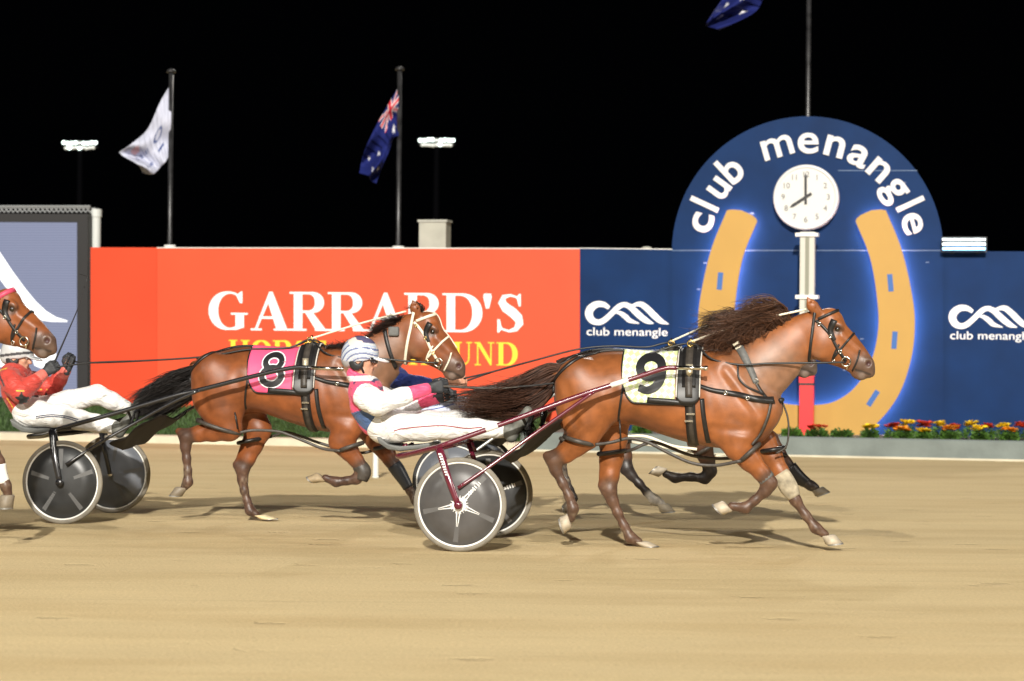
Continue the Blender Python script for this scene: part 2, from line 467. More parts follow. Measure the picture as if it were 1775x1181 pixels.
# bold roman capitals, cap height 1, baseline 0
def R_(x0, y0, x1, y1): return ('p', [(x0, y0), (x1, y0), (x1, y1), (x0, y1)])
def stem(x0, x1, ex=.11): return [R_(x0, .03, x1, .97), R_(x0 - ex, 0, x1 + ex, .045), R_(x0 - ex, .955, x1 + ex, 1)]
def bowl(cx, cy, rx, ry, t=.24, th=.055):
    P = arc(cx, cy, rx - t * .25, ry - th * .5, 90, -90, 16)
    Wd = [th + (t - th) * (math.cos(rad(90 - 180 * i / 16)) ** 1.5 if abs(90 - 180 * i / 16) < 90 else 0) for i in range(17)]
    return ('s', P, Wd)
GL = {}
GL['D'] = (1.02, stem(.13, .35) + [R_(.3, .945, .52, 1), R_(.3, 0, .52, .055), bowl(.5, .5, .5, .5, .26)])
GL['R'] = (1.0, stem(.13, .35) + [R_(.3, .945, .55, 1), R_(.3, .465, .55, .52), bowl(.53, .7325, .33, .2675, .24), ('p', [(.42, .48), (.62, .48), (.99, .0), (.72, .0)]), R_(.68, 0, 1.05, .045)])
GL['A'] = (1.0, [('p', [(.10, .02), (.165, .02), (.50, .80), (.53, .98), (.49, 1.0)]), ('p', [(.49, 1.0), (.57, 1.0), (.96, .02), (.68, .02), (.43, .80)]), R_(.22, .30, .72, .36), R_(.0, 0, .29, .045), R_(.60, 0, 1.05, .045)])
GL['G'] = (1.1, [('s', arc(.54, .5, .42, .47, 48, 305, 22), [.05 + .2 * (max(0, math.cos(rad(48 + 257 * i / 22 - 180))) ** 1.3) for i in range(23)]), R_(.70, .06, .92, .42), R_(.58, .40, 1.02, .445), ('p', [(.82, .70), (.88, .70), (.88, 1.0), (.85, 1.0), (.72, .90)]), ('s', [(.60, .035), (.74, .05), (.84, .10)], [.06, .08, .1])])
GL['S'] = (.80, [('s', [(.66, .80), (.58, .92), (.42, .965), (.25, .92), (.20, .78), (.30, .64), (.48, .52), (.62, .38), (.66, .24), (.56, .09), (.38, .035), (.20, .09), (.12, .24)], [.03, .05, .06, .12, .20, .24, .25, .24, .20, .12, .06, .05, .03]), ('p', [(.64, .68), (.69, .68), (.69, 1.0), (.65, 1.0), (.58, .92)]), ('p', [(.08, .0), (.12, .0), (.20, .09), (.14, .34), (.08, .34)])])
GL["'"] = (.36, [('p', [(.14, .62), (.22, .62), (.29, .92), (.27, 1.0), (.09, 1.0), (.07, .92)])])
GL['H'] = (1.1, stem(.12, .34, .1) + stem(.72, .94, .1) + [R_(.3, .475, .76, .53)])
GL['O'] = (1.06, [('s', arc(.52, .5, .40, .472, 0, 360, 32), [.055 + .2 * abs(math.cos(rad(360 * i / 32))) ** 1.3 for i in range(33)])])
GL['E'] = (.92, stem(.12, .34, .1) + [R_(.3, .945, .82, 1), R_(.3, 0, .84, .055), R_(.3, .475, .62, .53), ('p', [(.70, .95), (.83, 1), (.83, .70), (.79, .70)]), ('p', [(.72, .05), (.86, 0), (.88, .30), (.84, .30)]), R_(.57, .36, .62, .65)])
GL['N'] = (1.08, [R_(.15, .03, .21, .97), R_(.03, 0, .33, .045), R_(.80, .0, .86, .97), R_(.68, .955, .99, 1), ('p', [(.02, 1.0), (.30, 1.0), (.86, .16), (.86, 0), (.80, 0), (.15, .93), (.02, .96)])])
GL['U'] = (1.06, [R_(.13, .3, .35, .97), R_(.03, .955, .46, 1), R_(.78, .3, .84, .97), R_(.68, .955, .97, 1), ('s', [(.24, .34), (.26, .18), (.38, .06), (.52, .035), (.68, .07), (.79, .18), (.81, .34)], [.22, .20, .14, .08, .055, .055, .06])])
GL[' '] = (.42, [])
def roman(parent, m, text, x0, x1, y0, y1, hgt, fn, d0=.004):
    tot = sum(GL[c][0] for c in text); k = (x1 - x0) / tot; x = x0; q = 0
    for c in text:
        w, parts = GL[c]; mb = MB()
        def g2(u, v, d, x=x): 
            px = x + u * k; base = y0 + (y1 - y0) * (px - x0) / (x1 - x0); return fn(px, base - v * hgt, d)
        for p in parts:
            q += 1; dd = d0 + .0006 * (q % 9)
            if p[0] == 'p': mb.prism(p[1], g2, 0, dd)
            else: vs(mb, p[1], p[2], g2, 0, dd, 0)
        if parts: mb.build('letter', m, parent)
        x += w * k

# red hoarding
r_red = WALL.root('advertising_hoarding'); r_red.location = WALL.o
tag(r_red, 'long orange red advertising hoarding lettered in white and yellow behind the track', 'hoarding')
W0 = wall_fn(0)
def panel(poly, m, name, parent, thick=.08, y0=0.0):
    b = MB(); b.prism(poly, wall_fn(y0), 0, -thick); return b.build(name, m, parent)
panel([(157, 429), (272, 429.4), (272, 705), (157, 705)], m_red2, 'side_panel', r_red)
panel([(272.3, 429.4), (1005, 431), (1005, 735), (272.3, 705)], m_red, 'panel', r_red)
b = MB(); b.prism([(272, 429.0), (1005, 430.2), (1005, 431.8), (272, 430.4)], W0, .006, -.09); b.build('top_trim', m_trim, r_red)
roman(r_red, m_white, "GARRARD'S", 362, 910, 572, 577, 67, W0)
roman(r_red, m_yellow, "HORSE AND HOUND", 396, 896, 629.5, 634, 40, W0)

# navy hoarding with the arch
r_sign = WALL.root('finish_sign')
tag(r_sign, 'navy blue finish sign with tall round arch, gold horseshoe and white club lettering', 'sign')
panel([(1005.3, 431.2), (1166, 433), (1166, 765), (1005.3, 765)], m_blue, 'panel', r_sign)
panel([(1635, 435.5), (1960, 437), (1960, 775), (1635, 765)], m_blue, 'panel', r_sign)
arch = [(1400 + 235 * math.cos(rad(a)), 437 - 235 * math.sin(rad(a))) for a in np.linspace(0, 180, 61)]
panel(arch + [(1165, 768), (1635, 768)], m_blue, 'arched_board', r_sign, .10, -.012)
m_seam = mat('panel_seam', (.10, .16, .28), .5)
b = MB()
for (x0, x1, y) in ((1165, 1635, 434.5), (1453, 1590, 296)):
    b.prism([(x0, y - .6), (x1, y - .6), (x1, y + .6), (x0, y + .6)], wall_fn(-.012), 0, .003)
b.build('seam', m_seam, r_sign)
b = MB(); b.prism([(1005.5, 429.8), (1166, 431.6), (1166, 433.0), (1005.5, 431.0)], W0, .004, -.085); b.build('top_trim', m_trim, r_sign)
b = MB()
for i in range(26):          # bright fixing heads
    x = random.uniform(1190, 1610); y = random.choice([318, 370, 410, 455, 500, 585, 640, 690]) + random.uniform(-3, 3)
    if abs(x - 1400) > 60 and math.hypot(x - 1400, y - 437) < 225 or y > 440 and abs(x - 1400) > 60: b = MB(); b.prism([(x - 3, y - .7), (x + 3, y - .7), (x + 3, y + .7), (x - 3, y + .7)], wall_fn(-.012), 0, .004); b.build('fixing', mat('fixing', (.12, .17, .28), .4), r_sign)
# horseshoe
half_out = [(1537, 366), (1563, 430), (1580, 500), (1587, 560), (1580, 625), (1556, 690), (1512, 742), (1460, 772), (1400, 782)]
half_in = [(1485, 385), (1509, 445), (1521, 510), (1524, 570), (1511, 628), (1483, 672), (1445, 697), (1400, 703)]
ho = [tuple(p) for p in cat_rom(half_out, 6)]; hi_ = [tuple(p) for p in cat_rom(half_in, 6)]
hi_r = [tuple(np.array(hi_[int(round(i * (len(hi_) - 1) / (len(ho) - 1)))])) for i in range(len(ho))]
top = [(1512, 368), (1494, 376)]
def mir(p): return (2800 - p[0], p[1])
strip_o = ho + [mir(p) for p in ho[::-1][1:]]; strip_i = hi_r + [mir(p) for p in hi_r[::-1][1:]]
def shoe(y0, d0, d1, grow, name, m):
    b = MB(); fn = wall_fn(y0); n = len(strip_o); v = []; f = []
    for o_, i_ in zip(strip_o, strip_i):
        o2 = np.array(o_); i2 = np.array(i_); e = (o2 - i2); e = e / np.hypot(*e); o2 = o2 + e * grow; i2 = i2 - e * grow
        v += [fn(*o2, d1), fn(*i2, d1), fn(*o2, d0), fn(*i2, d0)]
    for k in range(n - 1):
        a, c = 4 * k, 4 * k + 4; f += [(a, a + 1, c + 1, c), (a, c, c + 2, a + 2), (a + 1, a + 3, c + 3, c + 1), (a + 2, c + 2, c + 3, a + 3)]
    f += [(0, 2, 3, 1), (4 * n - 4, 4 * n - 3, 4 * n - 1, 4 * n - 2)]
    b.add(v, f)
    for sgn in (0, 1) if grow == 0 else ():      # rounded toes at the top of each arm
        P = [strip_o[0], (1528, 364.5), (1512, 366), (1494, 374), (1487, 380), strip_i[0]]
        P = [mir(p) for p in P] if sgn else P
        b.prism(P, fn, d0, d1)
    return b.build(name, m, r_sign)
shoe(-.012, .135, .165, 0, 'horseshoe', m_gold)
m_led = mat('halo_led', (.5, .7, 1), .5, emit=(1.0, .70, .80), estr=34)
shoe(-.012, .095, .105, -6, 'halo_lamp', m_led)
m_slot = mat('slot_blue', (.02, .10, .34), .5)
for (x, y, an) in ((1545, 491, 5), (1552, 590, -4), (1515, 690, -33), (1251, 488, -5), (1248, 590, 4), (1285, 690, 33)):
    c, s_ = math.cos(rad(an)), math.sin(rad(an)); b = MB()
    b.prism([(x + u * c + v * s_, y - u * s_ + v * c) for u, v in ((-4.5, -15), (4.5, -15), (4.5, 15), (-4.5, 15))], wall_fn(-.012), .150, .169); b.build('nail_slot', m_slot, r_sign)

def text_mesh(body, bold=0.0, extrude=.01):
    c = bpy.data.curves.new('text', 'FONT'); c.body = body; c.size = 1; c.offset = bold; c.extrude = extrude; c.align_x = 'CENTER'
    o = bpy.data.objects.new('text', c); COL.objects.link(o)
    me = bpy.data.meshes.new_from_object(o.evaluated_get(bpy.context.evaluated_depsgraph_get()))
    bpy.data.objects.remove(o); bpy.data.curves.remove(c); return me
def px_text(mb, body, fn, cx, cy, hpx, ang=0., wpx=None, bold=.0, d0=0., d1=.006):
    """text whose em height is hpx photograph pixels, baseline centre at (cx,cy)"""
    me = text_mesh(body, bold); v = np.array([p.co for p in me.vertices]); 
    kx = hpx if wpx is None else wpx / (v[:, 0].max() - v[:, 0].min())
    c, s_ = math.cos(rad(ang)), math.sin(rad(ang))
    out = []
    for p in v:
        u, w = p[0] * kx, p[1] * hpx
        out.append(fn(cx + u * c + w * s_, cy + u * s_ - w * c, d1 if p[2] > 0 else d0))
    mb.add(out, [tuple(f.vertices) for f in me.polygons]); bpy.data.meshes.remove(me)
sfn = wall_fn(-.012); BOLD = {'m': .014, 'e': .016}; WPX = dict(c=33, l=9, u=30, b=32, m=54, e=36, n=34, a=35, g=36)
for ch, x, y in (('c', 1216, 386), ('l', 1221, 354), ('u', 1245, 325), ('b', 1269, 297), ('m', 1347, 252), ('e', 1401, 246), ('n', 1449, 250), ('a', 1491, 267), ('n', 1525, 294), ('g', 1555, 327), ('l', 1572, 357), ('e', 1584, 387)):
    an = math.degrees(math.atan2(x - 1400, 437 - y)); r0 = 172
    bx, by = 1400 + r0 * math.sin(rad(an)), 437 - r0 * math.cos(rad(an))
    b = MB(); px_text(b, ch, sfn, bx, by, 72, an, wpx=WPX[ch], bold=BOLD.get(ch, .02), d1=.03); b.build('letter', mat('grey_white_letter', (.60, .60, .62), .5), r_sign)
# monogram and small lettering, twice
for ox in (0, 630):
    b = MB(); fn = wall_fn(0 if ox == 0 else 0)
    S = lambda P: [(p[0] + ox, p[1] + ox * .0105) for p in P]
    vs(b, S([(1056, 534), (1046, 528), (1034, 528), (1024, 535), (1021, 545), (1026, 555), (1036, 559), (1046, 556), (1058, 546), (1069, 535), (1078, 529), (1088, 528)]), [6, 9, 11, 13, 13, 11.5, 9.5, 9.5, 9, 9, 8.5, 7], fn, 0, .006)
    vs(b, S([(1082, 528), (1092, 532), (1102, 541), (1112, 550), (1122, 557), (1133, 561)]), [7.5, 9.5, 10.5, 10.5, 8.5, 1.2], fn, 0, .0075)
    vs(b, S([(1096, 530), (1106, 527.5), (1114, 529), (1124, 537), (1136, 549), (1146, 557), (1159, 562)]), [4, 7.5, 9.5, 10.5, 10.5, 8.5, 1.2], fn, 0, .009)
    vs(b, S([(1066, 542), (1075, 543), (1084, 549), (1092, 556), (1108, 561)]), [1.5, 6.5, 8.5, 7.5, 1.2], fn, 0, .0066)
    px_text(b, 'club menangle', fn, 1087 + ox, 582 + ox * .0105, 20, .5, wpx=140, bold=.0, d1=.006)
    b.build('monogram', m_white, r_sign)

# clock
r_c = WALL.root('wall_clock'); tag(r_c, 'round white clock with black hands on the blue arch', 'clock')
def wall_disc(name, m, r0, prof, parent, cx=1399, cy=343.5):
    c = WP(cx, cy); b = MB(); b.lathe(prof, (c[0], -.012, c[2]), 'y', 64); return b.build(name, m, parent, True)
kpx = 36.0 / F * 35.2 / 36.0 * 1.0
RP = 34.7 / F / math.cos(rad(13)) * .985    # metres per photograph pixel on the wall here
m_clock = mat('clock_enamel', (.62, .615, .60), .25, spec=.6, coat=.5)
m_black = mat('black_paint', (.012, .012, .014), .5)
wall_disc('clock_case', mat('clock_rim', (.62, .62, .63), .3, spec=.6), 0, [(0.02, 0), (55.5 * RP, 0), (55.5 * RP, -.16), (53.5 * RP, -.185), (50 * RP, -.18), (49.5 * RP, -.165), (0.001, -.165)], r_c)
wall_disc('clock_face', m_clock, 0, [(49.3 * RP, -.166), (.001, -.168)], r_c)
cfn = wall_fn(-.012)
for k in range(1, 13):
    a = rad(30 * k); b = MB(); px_text(b, str(k), cfn, 1399 + 39 * math.sin(a), 343.5 - 39 * math.cos(a) + 4, 13.5, 0, d0=.169, d1=.172); b.build('numeral', mat('clock_grey', (.10, .10, .10), .6), r_c)
def hand(a, l, w, d, nm):
    b = MB(); c, s_ = math.sin(rad(a)), math.cos(rad(a))
    b.prism([(1399 + u * c + v * s_, 343.5 - u * s_ + v * c) for u, v in ((-12, -w), (l * .8, -w), (l, 0), (l * .8, w), (-12, w))], cfn, d, d + .004); b.build(nm, m_black, r_c)
hand(237, 33, 2.6, .176, 'hour_hand'); hand(0, 43, 2.2, .183, 'minute_hand')

# winning post standing just in front of the sign
PO = -.55
r_p = WALL.root('winning_post'); tag(r_p, 'white winning post with red foot standing before the blue arch', 'post')
def post_box(x0, x1, y0, y1, d0, d1, m, name):
    a = WP(x0, y1, PO); c = WP(x1, y0, PO); b = MB(); b.box((a[0], PO + d0, a[2]), (c[0], PO + d1, c[2])); return b.build(name, m, r_p)
m_pw = mat('post_white', (.50, .49, .44), .4)
post_box(1385, 1412, 402, 642, 0, .16, m_pw, 'shaft')
b = MB(); a = WP(1395, 640, PO); c = WP(1402, 408, PO); b.box((a[0] - .008, PO - .006, a[2]), (c[0] + .008, PO - .0005, c[2])); b.build('centre_slot', mat('post_slot', (.22, .22, .17), .6), r_p)
for y in (407, 515): post_box(1379, 1418, y - 3, y + 3, -.03, .19, mat('post_bracket', (.82, .81, .78), .4), 'bracket')
m_pr = mat('post_red', (.78, .03, .035), .4)
post_box(1385, 1410, 644, 664, 0, .16, m_pr, 'foot'); post_box(1384.5, 1410.5, 664.2, 668, -.004, .164, m_black, 'band'); post_box(1385, 1410, 668.3, 764, 0, .16, m_pr, 'foot')
post_box(1390, 1406, 640, 647, .02, .14, m_black, 'joint')

# flood lamp over the hoarding at the right
r_l = WALL.root('lamp_bank'); tag(r_l, 'bright white double lamp bank on top of the blue hoarding', 'lamp')
m_lamp = mat('lamp_white', (1, 1, 1), .5, emit=(.80, .95, 1.0), estr=5)
LO = -.22
for (y, w, mm, nm) in ((415.5, 1.7, m_lamp, 'lamp'), (423.5, 2.0, m_lamp, 'lamp'), (431.5, 2.4, mat('lamp_blue', (.3, .6, 1), .5, emit=(.25, .55, 1.0), estr=4), 'lower_lamp')):
    a = WP(1634, y, LO); c = WP(1708, y, LO); b = MB(); b.tube([a, c], w * RP, 10); b.build(nm, mm, r_l, True)
a = WP(1632, 438, LO + .1); c = WP(1711, 411, LO + .1); b = MB(); b.box((a[0], LO + .06, a[2]), (c[0], LO + .10, c[2])); b.build('housing', m_black, r_l)
for x in (1650, 1695):
    a = WP(x, 436, LO + .1); b = MB(); b.box((a[0] - .03, LO + .101, a[2] - .03), (a[0] + .03, .02, a[2] + .05)); b.build('bracket', m_black, r_l)

# ---- video screen at the left ------------------------------------------------
r_s = WALL.root('video_screen'); tag(r_s, 'large lit video screen in a black frame showing white shapes on lavender', 'screen')
SY = .25
def scr_fn(u, v, d): a = WP(u, v, SY); return (a[0], SY - d, a[2])
m_frame = mat('screen_frame', (.010, .010, .012), .5)
b = MB(); b.prism([(-320, 369), (152, 371), (152, 700), (-320, 700)], scr_fn, -.25, 0); b.build('frame', m_frame, r_s)
def screen_mat():
    m = bpy.data.materials.new('screen_led'); m.use_nodes = True; nt = m.node_tree; N = nt.nodes; L = nt.links; b = N['Principled BSDF']
    b.inputs['Base Color'].default_value = (.01, .01, .012, 1); b.inputs['Roughness'].default_value = .4
    tc = N.new('ShaderNodeTexCoord'); wv = N.new('ShaderNodeTexWave'); wv.bands_direction = 'Z'; wv.inputs['Scale'].default_value = 8; wv.inputs['Distortion'].default_value = 1.2; wv.inputs['Detail'].default_value = 2
    mp = N.new('ShaderNodeMapping'); mp.inputs['Scale'].default_value = (.05, 1, 1); L.new(tc.outputs['Object'], mp.inputs[0]); L.new(mp.outputs[0], wv.inputs['Vector'])
    r = N.new('ShaderNodeMix'); r.data_type = 'RGBA'; r.inputs[6].default_value = (.185, .212, .33, 1); r.inputs[7].default_value = (.245, .272, .40, 1)
    L.new(wv.outputs['Fac'], r.inputs[0]); L.new(r.outputs[2], b.inputs['Emission Color']); b.inputs['Emission Strength'].default_value = 1.08
    return m
b = MB(); b.prism([(-300, 384), (133.5, 386), (133.5, 688), (-300, 688)], scr_fn, .001, .006); b.build('display', screen_mat(), r_s)
m_sw = mat('screen_white', (.1, .1, .1), .4, emit=(1, 1, 1), estr=1.35)
b = MB(); b.prism([(-60, 372 + 14), (-40, 386), (0, 437), (22, 470), (44, 500), (62, 522), (80, 539), (98, 550), (118, 556), (116, 558.5), (90, 558), (74, 556), (58, 549), (40, 535), (18, 508), (0, 484), (-40, 428)], scr_fn, .007, .009)
b.prism([(-40, 606), (8, 606), (10, 614), (8, 636), (-40, 636)], scr_fn, .007, .009)
b.prism([(54, 612), (72, 610), (97, 611), (99, 620), (84, 634), (72, 639), (60, 634)], scr_fn, .007, .009)
b.build('display_shape', m_sw, r_s)
b = MB()
for i in range(60):
    x = -320 + 472 * i / 60; 
    p, q = scr_fn(x, 368, -.1), scr_fn(x + 472 / 60, 358, -.1); b.tube([p, q], .012, 5); p, q = scr_fn(x, 358, -.1), scr_fn(x + 472 / 60, 368, -.1); b.tube([p, q], .012, 5)
b.tube([scr_fn(-320, 357.5, -.1), scr_fn(152, 357.5, -.1)], .02, 6)
b.build('truss', mat('truss_metal', (.22, .23, .24), .5), r_s)
r_pp = WALL.root('pipe_column'); tag(r_pp, 'short pale grey pipe column between the video screen and red hoarding', 'column')
a = WP(166, 440, .5); c = WP(166, 363, .5); b = MB(); b.lathe([(.001, 0), (.075, 0), (.075, c[2] - .12), (.09, c[2] - .12), (.09, c[2]), (.001, c[2])], (a[0], .5, 0), 'z', 24); b.build('pipe', mat('grey_pipe', (.52, .55, .54), .45), r_pp, False)
b = MB(); b.box((a[0] - .11, .42, c[2] - .02), (a[0] + .02, .58, c[2] + .02)); b.build('cap_bracket', mat('truss_metal'), r_pp)
# cabinet peeping over the red hoarding
r_cb = WALL.root('equipment_cabinet'); tag(r_cb, 'cream metal cabinet peeping over the red hoarding beside a flagpole', 'cabinet')
a = WP(726, 440, .8); c = WP(773, 385, .8); b = MB(); b.box((a[0], .8, 0), (c[0], 1.1, c[2])); b.build('body', mat('cream_metal', (.36, .355, .30), .5, noise=.1, nscale=4), r_cb)
b = MB(); b.box((a[0] - .02, .78, c[2]), (c[0] + .02, 1.12, c[2] + .035)); b.build('lid', mat('cream_lid', (.36, .36, .32), .5), r_cb)
r_v = WALL.root('cowl'); tag(r_v, 'small domed cowl on the blue hoarding near the red one', 'cowl')
a = WP(1121, 434, .3); b = MB(); b.lathe([(.001, .055), (.05, .052), (.078, .035), (.08, .0), (.06, -.01), (.06, -.8), (.001, -.8)], (a[0], .3, a[2]), 'z', 20); b.build('cowl_head', mat('cream_metal'), r_v, True)

# ---- flags ---------------------------------------------------------------------
def flag_pole(px, top, foot, D, label, stripe=0.0, rpx=4.2):
    p0 = at(px, top, D); b = MB(); r = rpx * D / F
    root = bpy.data.objects.new('flagpole', None); COL.objects.link(root); root.location = (p0.x, p0.y, 0); tag(root, label, 'flagpole', 'flagpoles behind the hoardings')
    b.lathe([(.001, 0), (r * 1.1, 0), (r, p0.z), (.001, p0.z)], (0, 0, 0), 'z', 16); b.build('pole', mat('pole_grey', (.028, .028, .03), .35, metal=.3, noise=.6, nscale=5), root, True)
    b = MB(); b.lathe([(.001, -.04), (r * 1.9, -.04), (r * 1.9, 0), (r * .5, .03), (.001, .03)], (0, 0, p0.z), 'z', 16); b.build('finial', mat('pole_grey'), root, True)
    q = at(px - 1, foot, D); b = MB(); b.lathe([(r * 1.15, 0), (r * 2.4, 0), (r * 2.4, -.12), (r * 1.15, -.12)], (0, 0, q.z), 'z', 16); b.build('collar', mat('pale_trim'), root, True)
    return root
FD = 40.0
flag_pole(297, 122, 425, FD, 'dark flagpole carrying the white flag, left of the others')
flag_pole(693, 118, 427, FD, 'dark flagpole carrying the blue ensign behind the red hoarding', )
flag_pole(1404, -210, 425, FD, 'dark flagpole rising behind the round blue arch')
def flag(top, bot, D, colfn, label, amp=.14, folds=3.0, nu=60, nv=40, seed=0):
    T = cat_rom(top, 12); B = cat_rom(bot, 12); b = MB(); V = []
    for i in range(nu + 1):
        u = i / nu; t = np.array(T[int(u * (len(T) - 1))]); q = np.array(B[int(u * (len(B) - 1))])
        for j in range(nv + 1):
            v = j / nv; p = t + (q - t) * v
            off = amp * math.sin(folds * 6.28 * (u * .75 + v * .35) + seed) * (.15 + .85 * u) + .5 * amp * math.sin(9 * v + 5 * u + seed)
            P = at(p[0] + 5 * math.sin(6 * v + 4 * u + seed) * u, p[1], D + off); b.v.append(tuple(P)); b.c.append(colfn(u, v))
    for i in range(nu):
        for j in range(nv): a = i * (nv + 1) + j; b.f.append((a, a + 1, a + nv + 2, a + nv + 1))
    o = b.build('flag', mat('flag_cloth', (.8, .8, .8), .8, attr='Col', spec=.2), smooth=True)
    so = o.modifiers.new('cloth_thickness', 'SOLIDIFY'); so.thickness = .006
    return tag(o, label, 'flag', 'flags on the poles')
def c_white(u, v):
    c = (.50, .52, .64)
    r = ((u - .35) / .10) ** 2 + ((v - .45) / .09) ** 2
    if .5 < r < 1.1 or (.55 < u < .9 and .42 < v < .52 and int(u * 40) % 2) or (.25 < u < .42 and .68 < v < .74) or (.6 < u < .85 and .70 < v < .8 and int(u * 36) % 2): c = (.05, .08, .22)
    if ((u - .78) / .08) ** 2 + ((v - .25) / .10) ** 2 < 1: c = (.6, .36, .38)
    return c
def c_aus(u, v):
    c = (.008, .014, .11)
    if u < .42 and v < .5:
        a, d = u / .42, v / .5
        if abs(a - .5) < .10 or abs(d - .5) < .14: c = (.55, .02, .04) if (abs(a - .5) < .06 or abs(d - .5) < .085) else (.7, .7, .72)
        elif abs(abs(a - .5) - abs(d - .5)) < .09: c = (.55, .02, .04) if abs(abs(a - .5) - abs(d - .5)) < .045 else (.7, .7, .72)
    for (x, y, r) in ((.22, .78, .075), (.75, .2, .035), (.88, .42, .035), (.66, .48, .035), (.77, .8, .04)):
        th = math.atan2(v - y, u - x); q = math.hypot(u - x, (v - y) * .6)
        if q < r * (.62 + .38 * math.cos(7 * th)): c = (.72, .72, .75)
    return c
flag([(296, 146), (276, 178), (255, 222), (232, 246), (210, 264)], [(297, 262), (288, 278), (276, 290), (264, 302), (250, 300)], FD, c_white, 'white flag with faint blue print hanging from the left pole')
flag([(691, 150), (672, 182), (650, 225), (634, 268), (624, 300)], [(691, 236), (682, 240), (676, 262), (664, 296), (655, 318)], FD, c_aus, 'dark blue ensign with red and white canton on the middle pole', seed=2)
flag([(1402, -190), (1350, -120), (1290, -50), (1245, 5), (1219, 40)], [(1402, -80), (1370, -50), (1330, -10), (1306, 22), (1242, 52)], FD, c_aus, 'blue flag whose star tip hangs at the top of the view', seed=4)

# ---- far floodlight masts --------------------------------------------------------
def mast(px, py, w, D, label, seed):
    rnd = random.Random(seed); c = at(px, py, D); k = D / F
    root = bpy.data.objects.new('floodlight_mast', None); COL.objects.link(root); root.location = (c.x, c.y, 0); tag(root, label, 'floodlight', 'far floodlight masts')
    b = MB(); b.lathe([(.28, 0), (.14, c.z), (.001, c.z)], (0, 0, 0), 'z', 12); b.build('mast', mat('mast_dark', (.002, .002, .0025), .9, spec=0), root, True)
    b = MB(); hw = w * .5 * k
    for z in (-5, 4): b.box((-hw, -.1, c.z - z * k - .05), (hw, .1, c.z - z * k + .03))
    for x in (-.8, -.3, .3, .8): b.box((x * hw - .04, -.08, c.z - 7 * k), (x * hw + .04, .08, c.z + 7 * k))
    b.build('crossbar', mat('mast_steel', (.012, .013, .014), .9, spec=.05), root)
    me_w = mat('mast_lamp', (1, 1, 1), .5, emit=(.80, 1.0, .93), estr=5); me_d = mat('mast_lamp_dim', (1, 1, 1), .5, emit=(.35, .55, .5), estr=.22)
    n = 9
    for row, (z, e) in enumerate(((-2.5, 1), (6, 0))):
        for i in range(n):
            x = (-1 + 2 * (i + .5) / n) * hw * (1 if row == 0 else .86); zz = c.z - (z + rnd.uniform(-.8, .8)) * k
            bb = MB(); bb.lathe([(.001, -.12), (hw / n * .5, -.13), (hw / n * .8, -.06), (hw / n * .6, .06), (.001, .08)], (x, -.12, zz), 'y', 12)
            bb.build('lamp', me_w if (row == 0 and i != 4 or rnd.random() < .10) else me_d, root, True)
mast(139, 251, 62, 150, 'distant floodlight mast left of the white flag', 1)
mast(757, 246, 64, 150, 'distant floodlight mast right of the blue ensign', 2)

# ---- bedding plants in the planter -------------------------------------------------
m_leaf = mat('bedding_leaf', (.06, .13, .02), .6, attr='Col')
m_pet = mat('petal', (.8, .5, .02), .6, attr='Col')
def plant_pt(px, py, z=.235):
    return ground(px, py, z)
def on_row(px, b_, z=.235):
    d = ray(px, 760); t = d[0]; q = kA + kn * b_; a = -(q.x - t * q.y) / (kd.x - t * kd.y); r = q + kd * a; return Vector((r.x, r.y, z))
def bedding(px, py, wpx, colr, label, leafy=1.0, hpx=20):
    c = on_row(px, (.42 if py > 760 else .95) + random.uniform(-.06, .06)); k = c.y / F; root = bpy.data.objects.new('bedding_plant', None); COL.objects.link(root); root.location = c
    tag(root, label, 'flower', 'bedding plants along the planter')
    rx, hz = wpx * random.uniform(.34, .44) * k, hpx * k * random.uniform(.85, 1.1); b = MB(); q = random.uniform(.8, 1.2)
    for _ in range(int(520 * leafy)):
        a = random.uniform(0, 6.28); e = math.sqrt(random.random()); d = Vector((math.cos(a) * rx * e, math.sin(a) * rx * e, hz * random.uniform(.05, .85) * (1 - .4 * e * e)))
        l = random.uniform(.035, .07); dr = Vector((math.cos(a), math.sin(a), random.uniform(-.2, 1.1))).normalized(); sd = dr.cross(Vector((random.gauss(0, 1), random.gauss(0, 1), random.gauss(0, 1)))).normalized()
        s_ = random.uniform(.6, 1.5) * q; b.add([d, d + dr * l * .5 + sd * l * .24, d + dr * l, d + dr * l * .5 - sd * l * .24], [(0, 1, 2, 3)], (.05 * s_, .115 * s_, .014 * s_))
    b.build('foliage', m_leaf, root, fix=False)
    if colr:
        b = MB()
        for _ in range(random.randint(11, 15)):
            a = random.uniform(0, 6.28); e = math.sqrt(random.random()) * .95; d = Vector((math.cos(a) * rx * e, math.sin(a) * rx * e, hz * random.uniform(.85, 1.15)))
            for i in range(9):
                t = i * .698 + random.uniform(-.1, .1); l = random.uniform(.042, .068); s_ = random.uniform(.8, 1.15); el = random.uniform(.1, .9)
                dr = Vector((math.cos(t), math.sin(t), el)).normalized(); sd = dr.cross(Vector((0, 0, 1))).normalized() * l * .5
                b.add([d, d + dr * l * .7 + sd, d + dr * l, d + dr * l * .7 - sd], [(0, 1, 2, 3)], tuple(x * s_ for x in colr))
        b.build('blossom', m_pet, root, fix=False)
YL, RD, OR = (.88, .64, .02), (.60, .055, .015), (.85, .36, .02)
